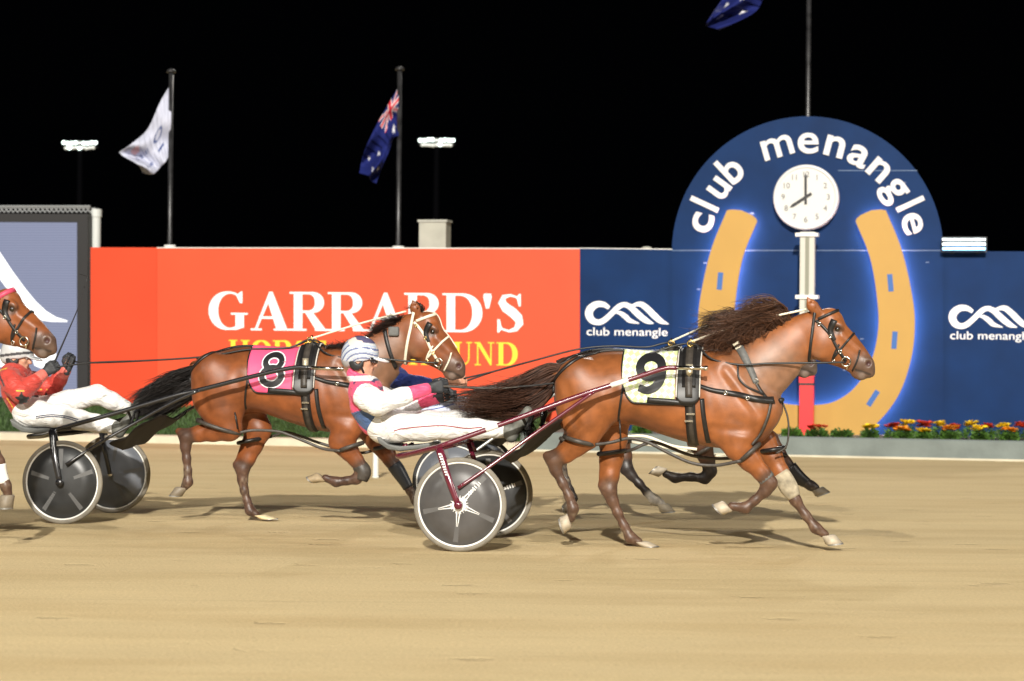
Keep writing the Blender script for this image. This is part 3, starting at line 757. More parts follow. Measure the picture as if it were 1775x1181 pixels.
for px, py, w, cl, lb in ((1373, 768, 36, None, 'leafy green plant just left of the post foot'), (1416, 768, 38, RD, 'green plant with red bud just right of the post foot'), (1459, 768, 40, None, 'leafy green plant under the gold horseshoe curve'), (1508, 768, 30, YL, 'small green plant with yellow top by the horseshoe edge'),
                      (1565, 769, 34, OR, 'front row plant with orange blooms, first of the dense row'), (1601, 769, 30, YL, 'front row plant with yellow blooms below a red one'), (1646, 770, 32, OR, 'front row plant with orange blooms in the middle'), (1699, 770, 32, YL, 'front row plant with yellow blooms right of the middle'), (1750, 771, 34, OR, 'front row plant with orange blooms near the right edge'),
                      (1112, 766, 36, YL, 'green plant with yellow flower seen beneath the leading horse')):
    bedding(px, py, w, cl, lb)
for px, cl, lb in ((1546, RD, 'back row red flower, first from the horseshoe'), (1573, YL, 'back row yellow flower between two red ones'), (1601, RD, 'back row red flower above yellow blooms'), (1628, YL, 'back row yellow flower in the middle'), (1655, RD, 'back row red flower right of the middle'), (1683, YL, 'back row yellow flower beneath the monogram'), (1712, RD, 'back row red flower beneath the monogram'), (1739, YL, 'back row yellow flower near the right edge'), (1769, RD, 'back row red flower at the right edge')):
    bedding(px, 757, 28, cl, lb, .3, 24)

# white marker peg at the far side of the track
c = ground(651, 829); r_m = bpy.data.objects.new('marker_peg', None); COL.objects.link(r_m); r_m.location = c
tag(r_m, 'white marker peg behind the neck of the second horse', 'peg')
b = MB(); b.lathe([(.001, 0), (.04, 0), (.04, .02), (.032, .025), (.032, .40)], (0, 0, 0), 'z', 16); b.build('peg', mat('peg_white', (.6, .6, .55), .5), r_m, True)
b = MB(); b.lathe([(.0325, .40), (.05, .40), (.05, .455), (.03, .47), (.001, .47)], (0, 0, 0), 'z', 16); b.build('cap', mat('post_bracket'), r_m, True)

# ================================================================== HORSES
MF = Frame(-.266, 18.07, 9.0)             # leading horse and its sulky
SF = Frame(-3.565, 20.33, 9.0)            # second horse (pink cloth)
TF = Frame(-.39, 20.83, 9.0)              # dark horse on the far side of the leader
LF = Frame(-6.27, 18.06, 9.0)             # horse entering at the left edge
PXM = 234.0                               # px per metre on the leading horse

def M2(px, py, y=0.0): a = MF.loc(px, py, y); return np.array((a[0], a[2]))
def simil(src, dst):
    """2-D similarity carrying the two src points to the two dst points"""
    s0, s1 = [complex(*p) for p in src]; d0, d1 = [complex(*p) for p in dst]
    k = (d1 - d0) / (s1 - s0)
    return lambda p: (lambda z: np.array((z.real, z.imag)))(d0 + k * (complex(*p) - s0)), abs(k)
EYE0, NOS0 = M2(1452, 571), M2(1506, 630)

m_coat = mat('bay_coat', (.3, .1, .04), .42, spec=.44, noise=.22, nscale=10, bump=.0009, bscale=130, coat=.0, attr='Col', sheen=.05)
m_hair_brown = mat('dark_brown_hair', (.05, .024, .014), .55, spec=.3, attr='Col')
m_hoof = mat('hoof_horn', (.42, .36, .27), .55, noise=.25, nscale=18)
m_hoofd = mat('dark_hoof_horn', (.20, .165, .12), .55, noise=.25, nscale=18)
m_eye = mat('horse_eye', (.010, .006, .004), .06, spec=.8, coat=1)
m_leather = mat('black_leather', (.014, .013, .013), .42, spec=.5, noise=.3, nscale=30)
m_leather2 = mat('worn_leather', (.05, .042, .035), .5, noise=.35, nscale=25)
m_webb = mat('grey_webbing', (.12, .12, .115), .6, noise=.2, nscale=40)
m_wstrap = mat('white_strap', (.80, .74, .58), .45)
m_chrome = mat('chrome', (.75, .73, .68), .16, metal=1.)
m_brass = mat('brass', (.75, .52, .18), .25, metal=1.)
m_felt = mat('felt_boot', (.36, .31, .22), .9, noise=.35, nscale=22, bump=.004, bscale=50)

class Horse: pass
def horse(fr, name, label, legs, head=None, tone=(.250, .080, .022), points=(.082, .046, .030), ear=None, neckfix=None, off=(0, 0), h=.0095, white=None, seed=0):
    """legs: dict nh fh nf ff -> list of (px,py,radius) from the top down, mapped on this horse's own plane;
       head: (eye px, nostril px) of this horse, None = the leader's"""
    hs = Horse(); hs.fr = fr; root = fr.root(name); hs.root = root
    tag(root, label, 'horse', 'harness horses racing past')
    off = np.array(off); B2 = lambda px, py, y=0.0: M2(px, py, y) + off; hs.G = B2
    E = EYE0 if head is None else np.array(fr.loc(*head[0], 0))[[0, 2]]; Nn = NOS0 if head is None else np.array(fr.loc(*head[1], 0))[[0, 2]]
    hm, hk = simil((EYE0, NOS0), (E, Nn)); hs.hm = hm; hs.hk = hk
    hp = lambda px, py: hm(M2(px, py))                       # head point given in the leader's pixels
    poll0, poll1 = B2(1405, 560), hp(1405, 560); base = B2(1300, 650)
    def bp(px, py):                                           # neck/trunk point, blended towards the moved head along the neck
        p = B2(px, py); w = float(np.clip((p - base).dot(poll0 - base) / (poll0 - base).dot(poll0 - base), 0, 1)) if px > 1225 else 0
        w = w * w * (3 - 2 * w); return p + (poll1 - poll0) * w
    hs.hp, hs.bp = hp, bp
    V = Vol((-.0 + .35, -.45, -.02), (3.5 if head else 3.15, .45, 2.15), h)
    p3 = lambda p, y=0.: (p[0], y, p[1])
    # trunk as a lofted barrel
    ST = [(966, 652, 694, .09), (975, 641, 716, .15), (988, 631, 735, .20), (1005, 621, 745, .238), (1042, 610.5, 744, .268), (1072, 608.5, 735, .278), (1103, 611, 737, .272), (1135, 613, 749, .288), (1174, 612.5, 762, .296), (1204, 609, 770, .285), (1237, 607, 776, .252), (1270, 609, 779, .235), (1300, 618, 776, .222), (1325, 640, 766, .195), (1342, 668, 748, .15), (1353, 692, 718, .08)]
    sx = np.array([B2(a[0], 680)[0] for a in ST]); zt = np.array([B2(a[0], a[1])[1] for a in ST]); zb_ = np.array([B2(a[0], a[2])[1] for a in ST]); wd = np.array([a[3] for a in ST])
    dd = np.linspace(sx[0], sx[-1], 80)
    def sm(a):
        q = np.interp(dd, sx, a)
        for _ in range(6): q[1:-1] = .25 * q[:-2] + .5 * q[1:-1] + .25 * q[2:]
        return q
    zt_, zbb, wd_ = sm(zt), sm(zb_), sm(wd)
    def trunk(X, Y, Z):
        x = X; T = np.interp(x, dd, zt_).astype('f'); B = np.interp(x, dd, zbb).astype('f'); Wd = np.interp(x, dd, wd_).astype('f')
        zc = (T + B) * .5 - .02; hh = (T - B) * .5
        zc = (T + B) * .5; v = (Z - zc) / hh
        ww = Wd * (1 - .16 * np.clip(v, -1, 1.2) - .10 * np.clip(v, 0, 1) ** 2)
        k0 = np.sqrt((Y / ww) ** 2 + v ** 2); k1 = np.sqrt((Y / ww ** 2) ** 2 + (v / hh) ** 2) + 1e-5
        d = k0 * (k0 - 1) / k1
        ex = np.maximum(np.maximum(dd[0] - x, x - dd[-1]), 0)
        return np.where(ex > 0, np.sqrt(np.maximum(d, 0) ** 2 + ex ** 2), d)
    V.put(trunk, (sx[0], -.33, zb_.min()), (sx[-1], .33, zt.max()), .02)
    # neck
    nk = [(1282, 668, .235, .62), (1318, 642, .215, .55), (1347, 619, .178, .50), (1370, 599, .155, .48), (1395, 577, .138, .52)]
    V.chain([p3(bp(a[0], a[1])) for a in nk], [a[2] for a in nk], .045, [a[3] for a in nk])
    # head
    hd = [(1419, 574, .150, .50), (1430, 585, .158, .52), (1446, 596, .140, .56), (1463, 606.5, .118, .58), (1479, 619, .097, .60), (1491, 630.5, .082, .70), (1497, 636, .080, .74)]
    V.chain([p3(hp(a[0], a[1])) for a in hd], [a[2] * hk for a in hd], .03, [a[3] for a in hd])
    V.ell(p3(hp(1440, 556)), (.085 * hk, .085 * hk, .09 * hk), 0, .04)                              # forehead
    for s_ in (-1, 1):
        V.ell(p3(hp(1423, 598), .058 * hk * s_), (.085 * hk, .042, .10 * hk), 0, .03)               # cheek
        V.ell(p3(hp(1454, 565), .082 * hk * s_), (.042, .022, .032), -.6, .03)                       # brow
        V.seg(p3(hp(1460, 583), .068 * s_), p3(hp(1487, 606), .048 * s_), .016, .012, .04)           # facial crest
        V.ell(p3(hp(1504, 630), .046 * s_), (.038, .024, .036), -.8, .03)                            # nostril wing
        V.ell(p3(hp(1506, 630.5), .066 * s_), (.020, .020, .026), -.5, .012, 's')
        V.seg(p3(hp(1484, 641), .062 * s_), p3(hp(1507, 649), .05 * s_), .010, .011, .014, op='s')  # mouth line
        V.ell(p3(hp(1452, 571), .092 * hk * s_), (.026, .016, .020), -.5, .012, 's')                 # eye socket
        e0, e1, e2 = ((1417, 541), (1408, 530), (1400, 516)) if ear is None else ear
        V.chain([p3(hp(*e0), .055 * s_), p3(hp(*e1), .064 * s_), p3(hp(*e2), .070 * s_)], [.038, .038, .007], .02, .72)
        V.seg(p3(hp(e1[0] + 5, e1[1] + 1), .080 * s_ - .008 * s_), p3(hp(e2[0] + 3.5, e2[1] + 6), .090 * s_ - .012 * s_), .013, .006, .01, op='s')
    V.ell(p3(hp(1505, 644)), (.050, .044, .036), -.7, .03)      # upper lip
    V.ell(p3(hp(1488, 651)), (.052, .040, .032), -.4, .022)    # chin
    V.seg(p3(hp(1396, 643), -.16), p3(hp(1396, 643), .16), .030, .030, .03, op='s')     # throat notch
    # big muscle groups
    for s_, hx, st in ((-1, 'n', 0), (1, 'f', 1)):
        L1 = legs[hx + 'h']; L2 = legs[hx + 'f']
        y = s_ * .135
        g0 = np.array(fr.loc(L1[0][0], L1[0][1], y))[[0, 2]]
        croup = B2(1010, 668); thigh = B2(1020 if s_ < 0 else 1036, 700)
        V.ell(p3(croup, s_ * .13), (.19, .13, .21), .2, .06)
        V.ell(p3(thigh, s_ * .135), (.225, .125, .24), -.25, .05)
        V.ell(p3(.55 * thigh + .45 * g0, s_ * .15), (.185, .105, .17), -.3, .05)
        P = [p3(.4 * thigh + .6 * g0, s_ * .155)] + [p3(np.array(fr.loc(q[0], q[1], s_ * .13))[[0, 2]], s_ * (.15 - .03 * min(i, 3) / 3)) for i, q in enumerate(L1)]
        V.chain(P, [.125] + [q[2] for q in L1], .028, [.78, .74, .68, .68, .74, .80, .85, .95, .95, .95][:len(P)])
        hk_i = next(i for i, q in enumerate(L1) if len(q) > 3); q = L1[hk_i]
        V.seg(p3(np.array(fr.loc(q[0], q[1], y))[[0, 2]], s_ * .12), p3(np.array(fr.loc(q[3], q[4], y))[[0, 2]], s_ * .12), .040, .026, .03, .75)
        ga = L1[max(hk_i - 2, 0)]
        V.seg(p3(np.array(fr.loc(ga[0] - 12, ga[1], y))[[0, 2]], s_ * .13), p3(np.array(fr.loc(q[3], q[4], y))[[0, 2]], s_ * .12), .026, .013, .03, .7)   # hamstring tendon
        # shoulder and forearm
        sh = B2(1296, 716); el = B2(1268, 752)
        V.ell(p3(B2(1272, 670), s_ * .125), (.12, .085, .25), .45, .06)
        V.ell(p3(sh, s_ * .13), (.165, .095, .165), -.5, .05)
        V.ell(p3(el, s_ * .155), (.13, .075, .125), 0, .05)
        V.ell(p3(B2(1334, 716), s_ * .075), (.085, .085, .13), -.2, .05)
        P = [p3(np.array(fr.loc(q[0], q[1], s_ * .14))[[0, 2]], s_ * (.155 - .035 * min(i, 3) / 3)) for i, q in enumerate(L2)]
        a0 = (B2(1290, 742) * .5 + .5 * np.array(P[0])[[0, 2]])
        V.chain([p3(a0, s_ * .15)] + P, [.125] + [q[2] for q in L2], .03, [.75, .72, .72, .78, .84, .85, .88, .95, .95, .95][:len(P) + 1])
    # hollow of the flank, jugular groove, rib hint
    for s_ in (-1, 1):
        V.ell(p3(B2(1098, 664), s_ * .335), (.13, .055, .12), 0, .08, 's')
        V.seg(p3(bp(1345, 672), s_ * .150), p3(bp(1398, 622), s_ * .105), .028, .018, .05, op='s')
        V.seg(p3(B2(1226, 650), s_ * .305), p3(B2(1246, 745), s_ * .30), .03, .03, .07, op='s')
        V.seg(p3(B2(1062, 655), s_ * .315), p3(B2(1078, 725), s_ * .30), .026, .032, .07, op='s')
    for s_ in (-1, 1):
        V.seg(p3(B2(985, 668), s_ * .285), p3(B2(1004, 735), s_ * .275), .026, .024, .05, op='s')
        V.seg(p3(B2(1240, 742), s_ * .262), p3(B2(1300, 746), s_ * .255), .022, .018, .04, op='s')
        V.seg(p3(B2(1262, 640), s_ * .215), p3(B2(1318, 716), s_ * .245), .026, .020, .05, op='s')
        V.seg(p3(B2(1110, 742), s_ * .22), p3(B2(1195, 757), s_ * .23), .012, .012, .05, op='s')
    # dock of the tail
    V.chain([p3(B2(985, 642)), p3(B2(964, 647)), p3(B2(956, 652))], [.06, .040, .022], .03)
    lowers = []
    for key, s_ in (('nh', -1), ('fh', 1), ('nf', -1), ('ff', 1)):
        L = legs[key]; i0 = next(i for i, q in enumerate(L) if len(q) > 3 or q[2] == .0521)
        pts = [np.array(fr.loc(q[0], q[1], s_ * .12)) for q in L[i0:]]; lowers.append((pts, [q[2] for q in L[i0:]], np.array(fr.loc(*L[i0 - 1][:2], s_ * .12)), key))
    def colour(P):
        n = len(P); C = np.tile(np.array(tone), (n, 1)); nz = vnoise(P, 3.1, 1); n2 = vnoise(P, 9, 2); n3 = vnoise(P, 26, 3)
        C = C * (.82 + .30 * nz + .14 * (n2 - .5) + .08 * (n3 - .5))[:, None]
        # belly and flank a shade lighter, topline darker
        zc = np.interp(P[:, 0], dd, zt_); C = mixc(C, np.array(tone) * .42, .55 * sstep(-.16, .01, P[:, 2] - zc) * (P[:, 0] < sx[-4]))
        # sweat-greyed clipped neck
        nb = bp(1345, 645); d = np.hypot((P[:, 0] - nb[0]) / .36, (P[:, 2] - nb[1]) / .30)
        C = mixc(C, np.array((.235, .135, .085)) * (tone[0] / .25), sstep(1.15, .45, d + .5 * (n2 - .5) + .2 * (n3 - .5)) * .75)
        # muzzle
        mz = hp(1500, 640); d = np.hypot(P[:, 0] - mz[0], P[:, 2] - mz[1]); C = mixc(C, (.085, .062, .05), sstep(.16, .06, d + .03 * (n2 - .5)) * .85)
        for s_ in (-1, 1):
            q = hp(1506, 630.5); d = np.sqrt((P[:, 0] - q[0]) ** 2 + (P[:, 2] - q[1]) ** 2 + (P[:, 1] - .058 * s_) ** 2); C = mixc(C, (.055, .020, .020), sstep(.026, .012, d))
        a_, b_ = hp(1483, 641), hp(1508, 649); ab = b_ - a_; t_ = np.clip(((P[:, 0] - a_[0]) * ab[0] + (P[:, 2] - a_[1]) * ab[1]) / ab.dot(ab), 0, 1); d = np.hypot(P[:, 0] - a_[0] - t_ * ab[0], P[:, 2] - a_[1] - t_ * ab[1]); C = mixc(C, (.025, .018, .016), sstep(.013, .005, d) * .8)
        q_ = hp(1494, 651); d = np.hypot(P[:, 0] - q_[0], P[:, 2] - q_[1]); C = mixc(C, (.20, .15, .125), sstep(.040, .018, d + .02 * (n2 - .5)) * .7)
        e = hp(1452, 571); d = np.hypot(P[:, 0] - e[0], P[:, 2] - e[1]); C = mixc(C, (.05, .03, .02), sstep(.055, .03, d) * .8)
        # dark points on the legs
        for pts, rs, pv, key in lowers:
            best = np.full(n, 9.); 
            chain_ = [pv + .45 * (pts[0] - pv)] + pts; rr = [rs[0]] + rs
            for i in range(len(chain_) - 1):
                a, b_ = chain_[i], chain_[i + 1]; ba = b_ - a; t = np.clip(((P - a) @ ba) / ba.dot(ba), 0, 1)
                d = np.linalg.norm(P - a - t[:, None] * ba, axis=1) - (rr[i] + (rr[i + 1] - rr[i]) * t)
                if i == 0: d = d + .12 * (1 - t) ** 1.2
                best = np.minimum(best, d)
            C = mixc(C, np.array(points) * (1 + .5 * (n2 - .5))[:, None] if False else points, sstep(.075, .015, best + .03 * (n2 - .5)) * .92)
            if white and key in white:
                f0 = pts[-2]; f1 = pts[-1]; d = np.minimum(np.linalg.norm(P - f0, axis=1), np.linalg.norm(P - f1, axis=1)); C = mixc(C, (.62, .58, .52), sstep(.11, .075, d + .02 * (n2 - .5)))
        n4 = vnoise(P, 60, 8); low = sstep(.62, .3, P[:, 2]); C = C * (1 + low * (.55 * (n3 - .5) + .45 * (n4 - .5)))[:, None]
        C = mixc(C, (.20, .155, .105), low * sstep(.52, .85, .5 * n2 + .5 * n4) * .55)       # dried sand on the lower legs
        return C * (.90 + .14 * n3 + .06 * n4)[:, None]
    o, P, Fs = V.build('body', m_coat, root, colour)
    hs.body = o; hs.bvh = BVHTree.FromPolygons([Vector(p) for p in P], [tuple(f) for f in Fs])
    # eyes
    for s_ in (-1, 1):
        e = hp(1452, 571); c = np.array((e[0], .073 * hk * s_, e[1])); b = MB()
        b.lathe([(.0001, -.017)] + [(.0215 * math.sin(t), -.017 * math.cos(t)) for t in np.linspace(.15, 3.0, 12)] + [(.0001, .017)], c, 'y', 16); b.build('eye', m_eye, root, True)
    # hooves
    for key, s_ in (('nh', -1), ('fh', 1), ('nf', -1), ('ff', 1)):
        L = legs[key]; hf = legs[key + '_hoof']; y = s_ * .12
        C, T, Hl = [np.array(fr.loc(q[0], q[1], y)) for q in hf[:3]]
        c0 = C; mid = .5 * (T + Hl); ax = (T - Hl); ln = np.linalg.norm(ax) * .5; ax = ax / (2 * ln); lat = np.array((0, 1., 0)); nv = mid - c0
        b = MB(); n = 20; rings = [(0.0, .047, .047, 0), (.12, .054, .052, 0), (.55, .5 * (.05 + ln), .058, 1), (.97, ln, .064, 1), (1.0, ln * .96, .061, 1)]
        vv = []; ff_ = []
        for (t, ra, rb, _) in rings:
            for k in range(n):
                a = 2 * math.pi * k / n; e = 1 + .0 * math.cos(a)
                vv.append(c0 + nv * t + ax * ra * math.cos(a) + lat * rb * math.sin(a) * (.92 if math.cos(a) > .6 else 1))
        for r in range(len(rings) - 1):
            for k in range(n): ff_.append((r * n + k, r * n + (k + 1) % n, (r + 1) * n + (k + 1) % n, (r + 1) * n + k))
        ff_ += [tuple(range(n)), tuple((len(rings) - 1) * n + k for k in range(n))]
        b.add(vv, ff_); ho_ = b.build('hoof', hf[3] if len(hf) > 3 else m_hoof, root, True)
        # the shoe
        b = MB(); sole = mid; up = -nv / np.linalg.norm(nv); vv = []; ff_ = []
        for k in range(25):
            a = -2.55 + 5.1 * k / 24
            for (fr_, dz) in ((1.0, .006), (1.0, -.006), (.72, -.006), (.72, .006)): vv.append(sole - up * .005 + ax * ln * fr_ * math.cos(a) + lat * .062 * fr_ * math.sin(a) + up * dz)
        for k in range(24):
            for j in range(4): ff_.append((4 * k + j, 4 * k + (j + 1) % 4, 4 * k + 4 + (j + 1) % 4, 4 * k + 4 + j))
        b.add(vv, ff_); b.build('horseshoe', mat('dull_shoe', (.30, .29, .27), .5, metal=.6), ho_)
    return hs

# ---- straps that lie on the body
def ribbon(mb, P, Wd, Nn, w, th, closed=False):
    n = len(P); v = []; f = []
    for i in range(n):
        p, wdir, nn = np.array(P[i]), np.array(Wd[i]), np.array(Nn[i]); ww = (w[i] if not np.isscalar(w) else w) * .5
        v += [p + wdir * ww + nn * th * .6, p - wdir * ww + nn * th * .6, p - wdir * ww - nn * th, p + wdir * ww - nn * th]
        # a slightly rounded face
    for i in range(n if closed else n - 1):
        a, c = 4 * i, 4 * ((i + 1) % n)
        for j in range(4): f.append((a + j, a + (j + 1) % 4, c + (j + 1) % 4, c + j))
    if not closed: f += [(0, 3, 2, 1), (4 * n - 4, 4 * n - 3, 4 * n - 2, 4 * n - 1)]
    mb.add(v, f)
def cast(hs, o, d, far=False):
    h_ = hs.bvh.ray_cast(Vector(o), Vector(d)); return h_
def loop_strap(hs, mb, A, B, w, off=.006, th=.004, n=44, a0=0, a1=360, push=0.0, slack=None):
    """strap round the body in the plane through the 2-D points A (top) and B (bottom) and the lateral axis"""
    A, B = np.array(A), np.array(B); c2 = .5 * (A + B); u = (A - B) / np.linalg.norm(A - B); c = np.array((c2[0], 0, c2[1])); U = np.array((u[0], 0, u[1])); Vv = np.array((0, 1., 0)); Wn = np.cross(U, Vv)
    P, Wd, Nn = [], [], []; lim = np.linalg.norm(A - B) * .5
    closed = abs(a1 - a0) >= 360
    for i in range(n):
        a = rad(a0 + (a1 - a0) * i / (n if closed else n - 1)); d = U * math.cos(a) + Vv * math.sin(a)
        hit = hs.bvh.ray_cast(Vector(c), Vector(d)); r = hit[3] if hit[0] is not None else lim
        r = min(r, lim * 1.6)
        P.append(c + d * (r + off)); Nn.append(d); Wd.append(Wn)
    R = np.array([np.linalg.norm(p - c) for p in P])
    R2 = R.copy()
    for _ in range(2): R2 = np.maximum(R, (np.roll(R2, 1) + np.roll(R2, -1)) * .5) if closed else R2
    P = [c + Nn[i] * R2[i] for i in range(n)]
    ribbon(mb, P, Wd, Nn, w, th, closed)
def side_strap(hs, mb, pts, w, off=.006, th=.004, side=-1, dens=7, wend=None):
    """strap along 2-D local points laid on the near (side -1) or far side of the body"""
    P2 = cat_rom(pts, dens); P, Nn = [], []
    for p in P2:
        h_ = hs.bvh.ray_cast(Vector((p[0], side * 1.5, p[1])), Vector((0, -side, 0)))
        if h_[0] is None:
            q = hs.bvh.find_nearest(Vector((p[0], side * .12, p[1]))); P.append(np.array((p[0], q[0].y if q[0] else side * .1, p[1]))); Nn.append(np.array((0, side, 0.)))
        else: P.append(np.array(h_[0])); Nn.append(np.array(h_[1]) if h_[1].y * side > 0 else np.array((0, side, 0.)))
    for _ in range(2):
        Nn = [Nn[0]] + [(Nn[i - 1] + 2 * Nn[i] + Nn[i + 1]) for i in range(1, len(Nn) - 1)] + [Nn[-1]]; Nn = [q / np.linalg.norm(q) for q in Nn]
    P = [p + q * off for p, q in zip(P, Nn)]; Wd = []
    for i in range(len(P)):
        t = P[min(i + 1, len(P) - 1)] - P[max(i - 1, 0)]; wv = np.cross(t, Nn[i]); Wd.append(wv / (np.linalg.norm(wv) + 1e-9))
    ww = w if wend is None else [w + (wend - w) * i / (len(P) - 1) for i in range(len(P))]
    ribbon(mb, P, Wd, Nn, ww, th); return P
def ring(mb, c, R, r, ax='y', n=20, m=6):
    mb.lathe([(R + r * math.cos(t), r * math.sin(t)) for t in np.linspace(0, 2 * math.pi, m, endpoint=False)], c, ax, n, closed=True)
def drape(hs, sfun, bot, n=24, m=40, off=.014):
    """cloth grid over the back: sfun list of s stations, bot(s)-> lower edge z"""
    rows = []
    for s_ in sfun:
        zb0 = bot(s_); c = Vector((s_, 0, zb0 + .0)); pts = []
        hits = []
        for a in np.linspace(-90, 90, 91):
            d = Vector((0, math.sin(rad(a)), math.cos(rad(a)))); h_ = hs.bvh.ray_cast(c, d)
            if h_[0] is not None: hits.append(np.array(h_[0]) + np.array(d) * off)
        hits = np.array(hits); L = np.r_[0, np.cumsum(np.linalg.norm(np.diff(hits, axis=0), axis=1))]
        t = np.linspace(0, L[-1], m); rows.append(np.stack([np.interp(t, L, hits[:, k]) for k in range(3)], 1))
    return np.array(rows)
def cloth(hs, name, m, s0, s1, bot, root, off=.014, ns=26, m_=44, th=.006, roundr=.0):
    R = drape(hs, np.linspace(s0, s1, ns), bot, m=m_, off=off); b = MB()
    for i in range(ns):
        for j in range(m_): b.v.append(tuple(R[i, j])); b.c.append(None)
    for i in range(ns - 1):
        for j in range(m_ - 1): a = i * m_ + j; b.f.append((a, a + 1, a + m_ + 1, a + m_))
    o = b.build(name, m, root, True); so = o.modifiers.new('thickness', 'SOLIDIFY'); so.thickness = th; so.offset = 1
    return o, R
def on_side(hs, p, off, side=-1, along=False):
    h_ = hs.bvh.ray_cast(Vector((p[0], side * 1.5, p[1])), Vector((0, -side, 0)))
    if h_[0] is None: return np.array((p[0], side * .25, p[1]))
    if along: return np.array(h_[0] + h_[1] * off * (1 if h_[1].y * side > 0 else -1))
    return np.array((p[0], h_[0].y + side * off, p[1]))

# ---- hair
def hair(name, roots, n, m, parent, col, seed=0, seg=9, w=.0026, clump=9):
    """roots(a, r) -> control points of one lock; every lock is a tuft of fine hairs that part towards their tips"""
    r = np.random.default_rng(seed); PP = []; CC = []; RR = []
    for i in range(max(1, n // clump)):
        a = r.random(); C = np.array(cat_rom(roots(a, r), 4)); k = len(C); t = np.linspace(0, 1, k)[:, None]; q0 = r.uniform(.6, 1.45)
        for _ in range(clump):
            s0 = r.normal(0, .006, 3); s1 = r.normal(0, .022, 3); ph = r.uniform(0, 6.28, 3); am = r.uniform(.001, .004); T = r.uniform(.72, 1.12)
            Q = C[0] + (C - C[0]) * (1 + (T - 1) * t) + s0 + s1 * t ** 1.5 + am * np.sin(9 * t + ph) * t
            PP.append(Q); CC.append(np.array(col) * q0 * r.uniform(.6, 1.6)); RR.append((w * r.uniform(.6, 1.4) * (1 - .85 * t[:, 0] ** 2) + .0003))
    P = np.array(PP); R = np.array(RR); N_, k = P.shape[:2]
    T = np.gradient(P, axis=1); T /= np.linalg.norm(T, axis=2, keepdims=True) + 1e-9
    up = np.broadcast_to(np.array((0, 1., .2)), T.shape); U = np.cross(T, up); U /= np.linalg.norm(U, axis=2, keepdims=True) + 1e-9; Wv = np.cross(T, U)
    ring_ = np.stack([P + R[..., None] * (math.cos(a) * U + math.sin(a) * Wv) for a in (0, 2.094, 4.189)], 2).reshape(-1, 3)
    b0 = (np.arange(N_) * k * 3)[:, None, None] + (np.arange(k - 1) * 3)[None, :, None]; e = np.arange(3)[None, None, :]; e2 = (e + 1) % 3
    Fq = np.stack([b0 + e, b0 + e2, b0 + 3 + e2, b0 + 3 + e], 3).reshape(-1, 4)
    me = bpy.data.meshes.new(name); me.vertices.add(len(ring_)); me.vertices.foreach_set('co', ring_.astype('f').ravel())
    me.loops.add(Fq.size); me.loops.foreach_set('vertex_index', Fq.astype('i4').ravel()); me.polygons.add(len(Fq)); me.polygons.foreach_set('loop_start', np.arange(0, Fq.size, 4, dtype='i4'))
    me.update(calc_edges=True)
    at_ = me.color_attributes.new('Col', 'FLOAT_COLOR', 'POINT'); cc = np.repeat(np.array(CC), k * 3, axis=0); at_.data.foreach_set('color', np.concatenate([cc, np.ones((len(cc), 1))], 1).astype('f').ravel())
    return link_mesh(name, me, m, parent, True)

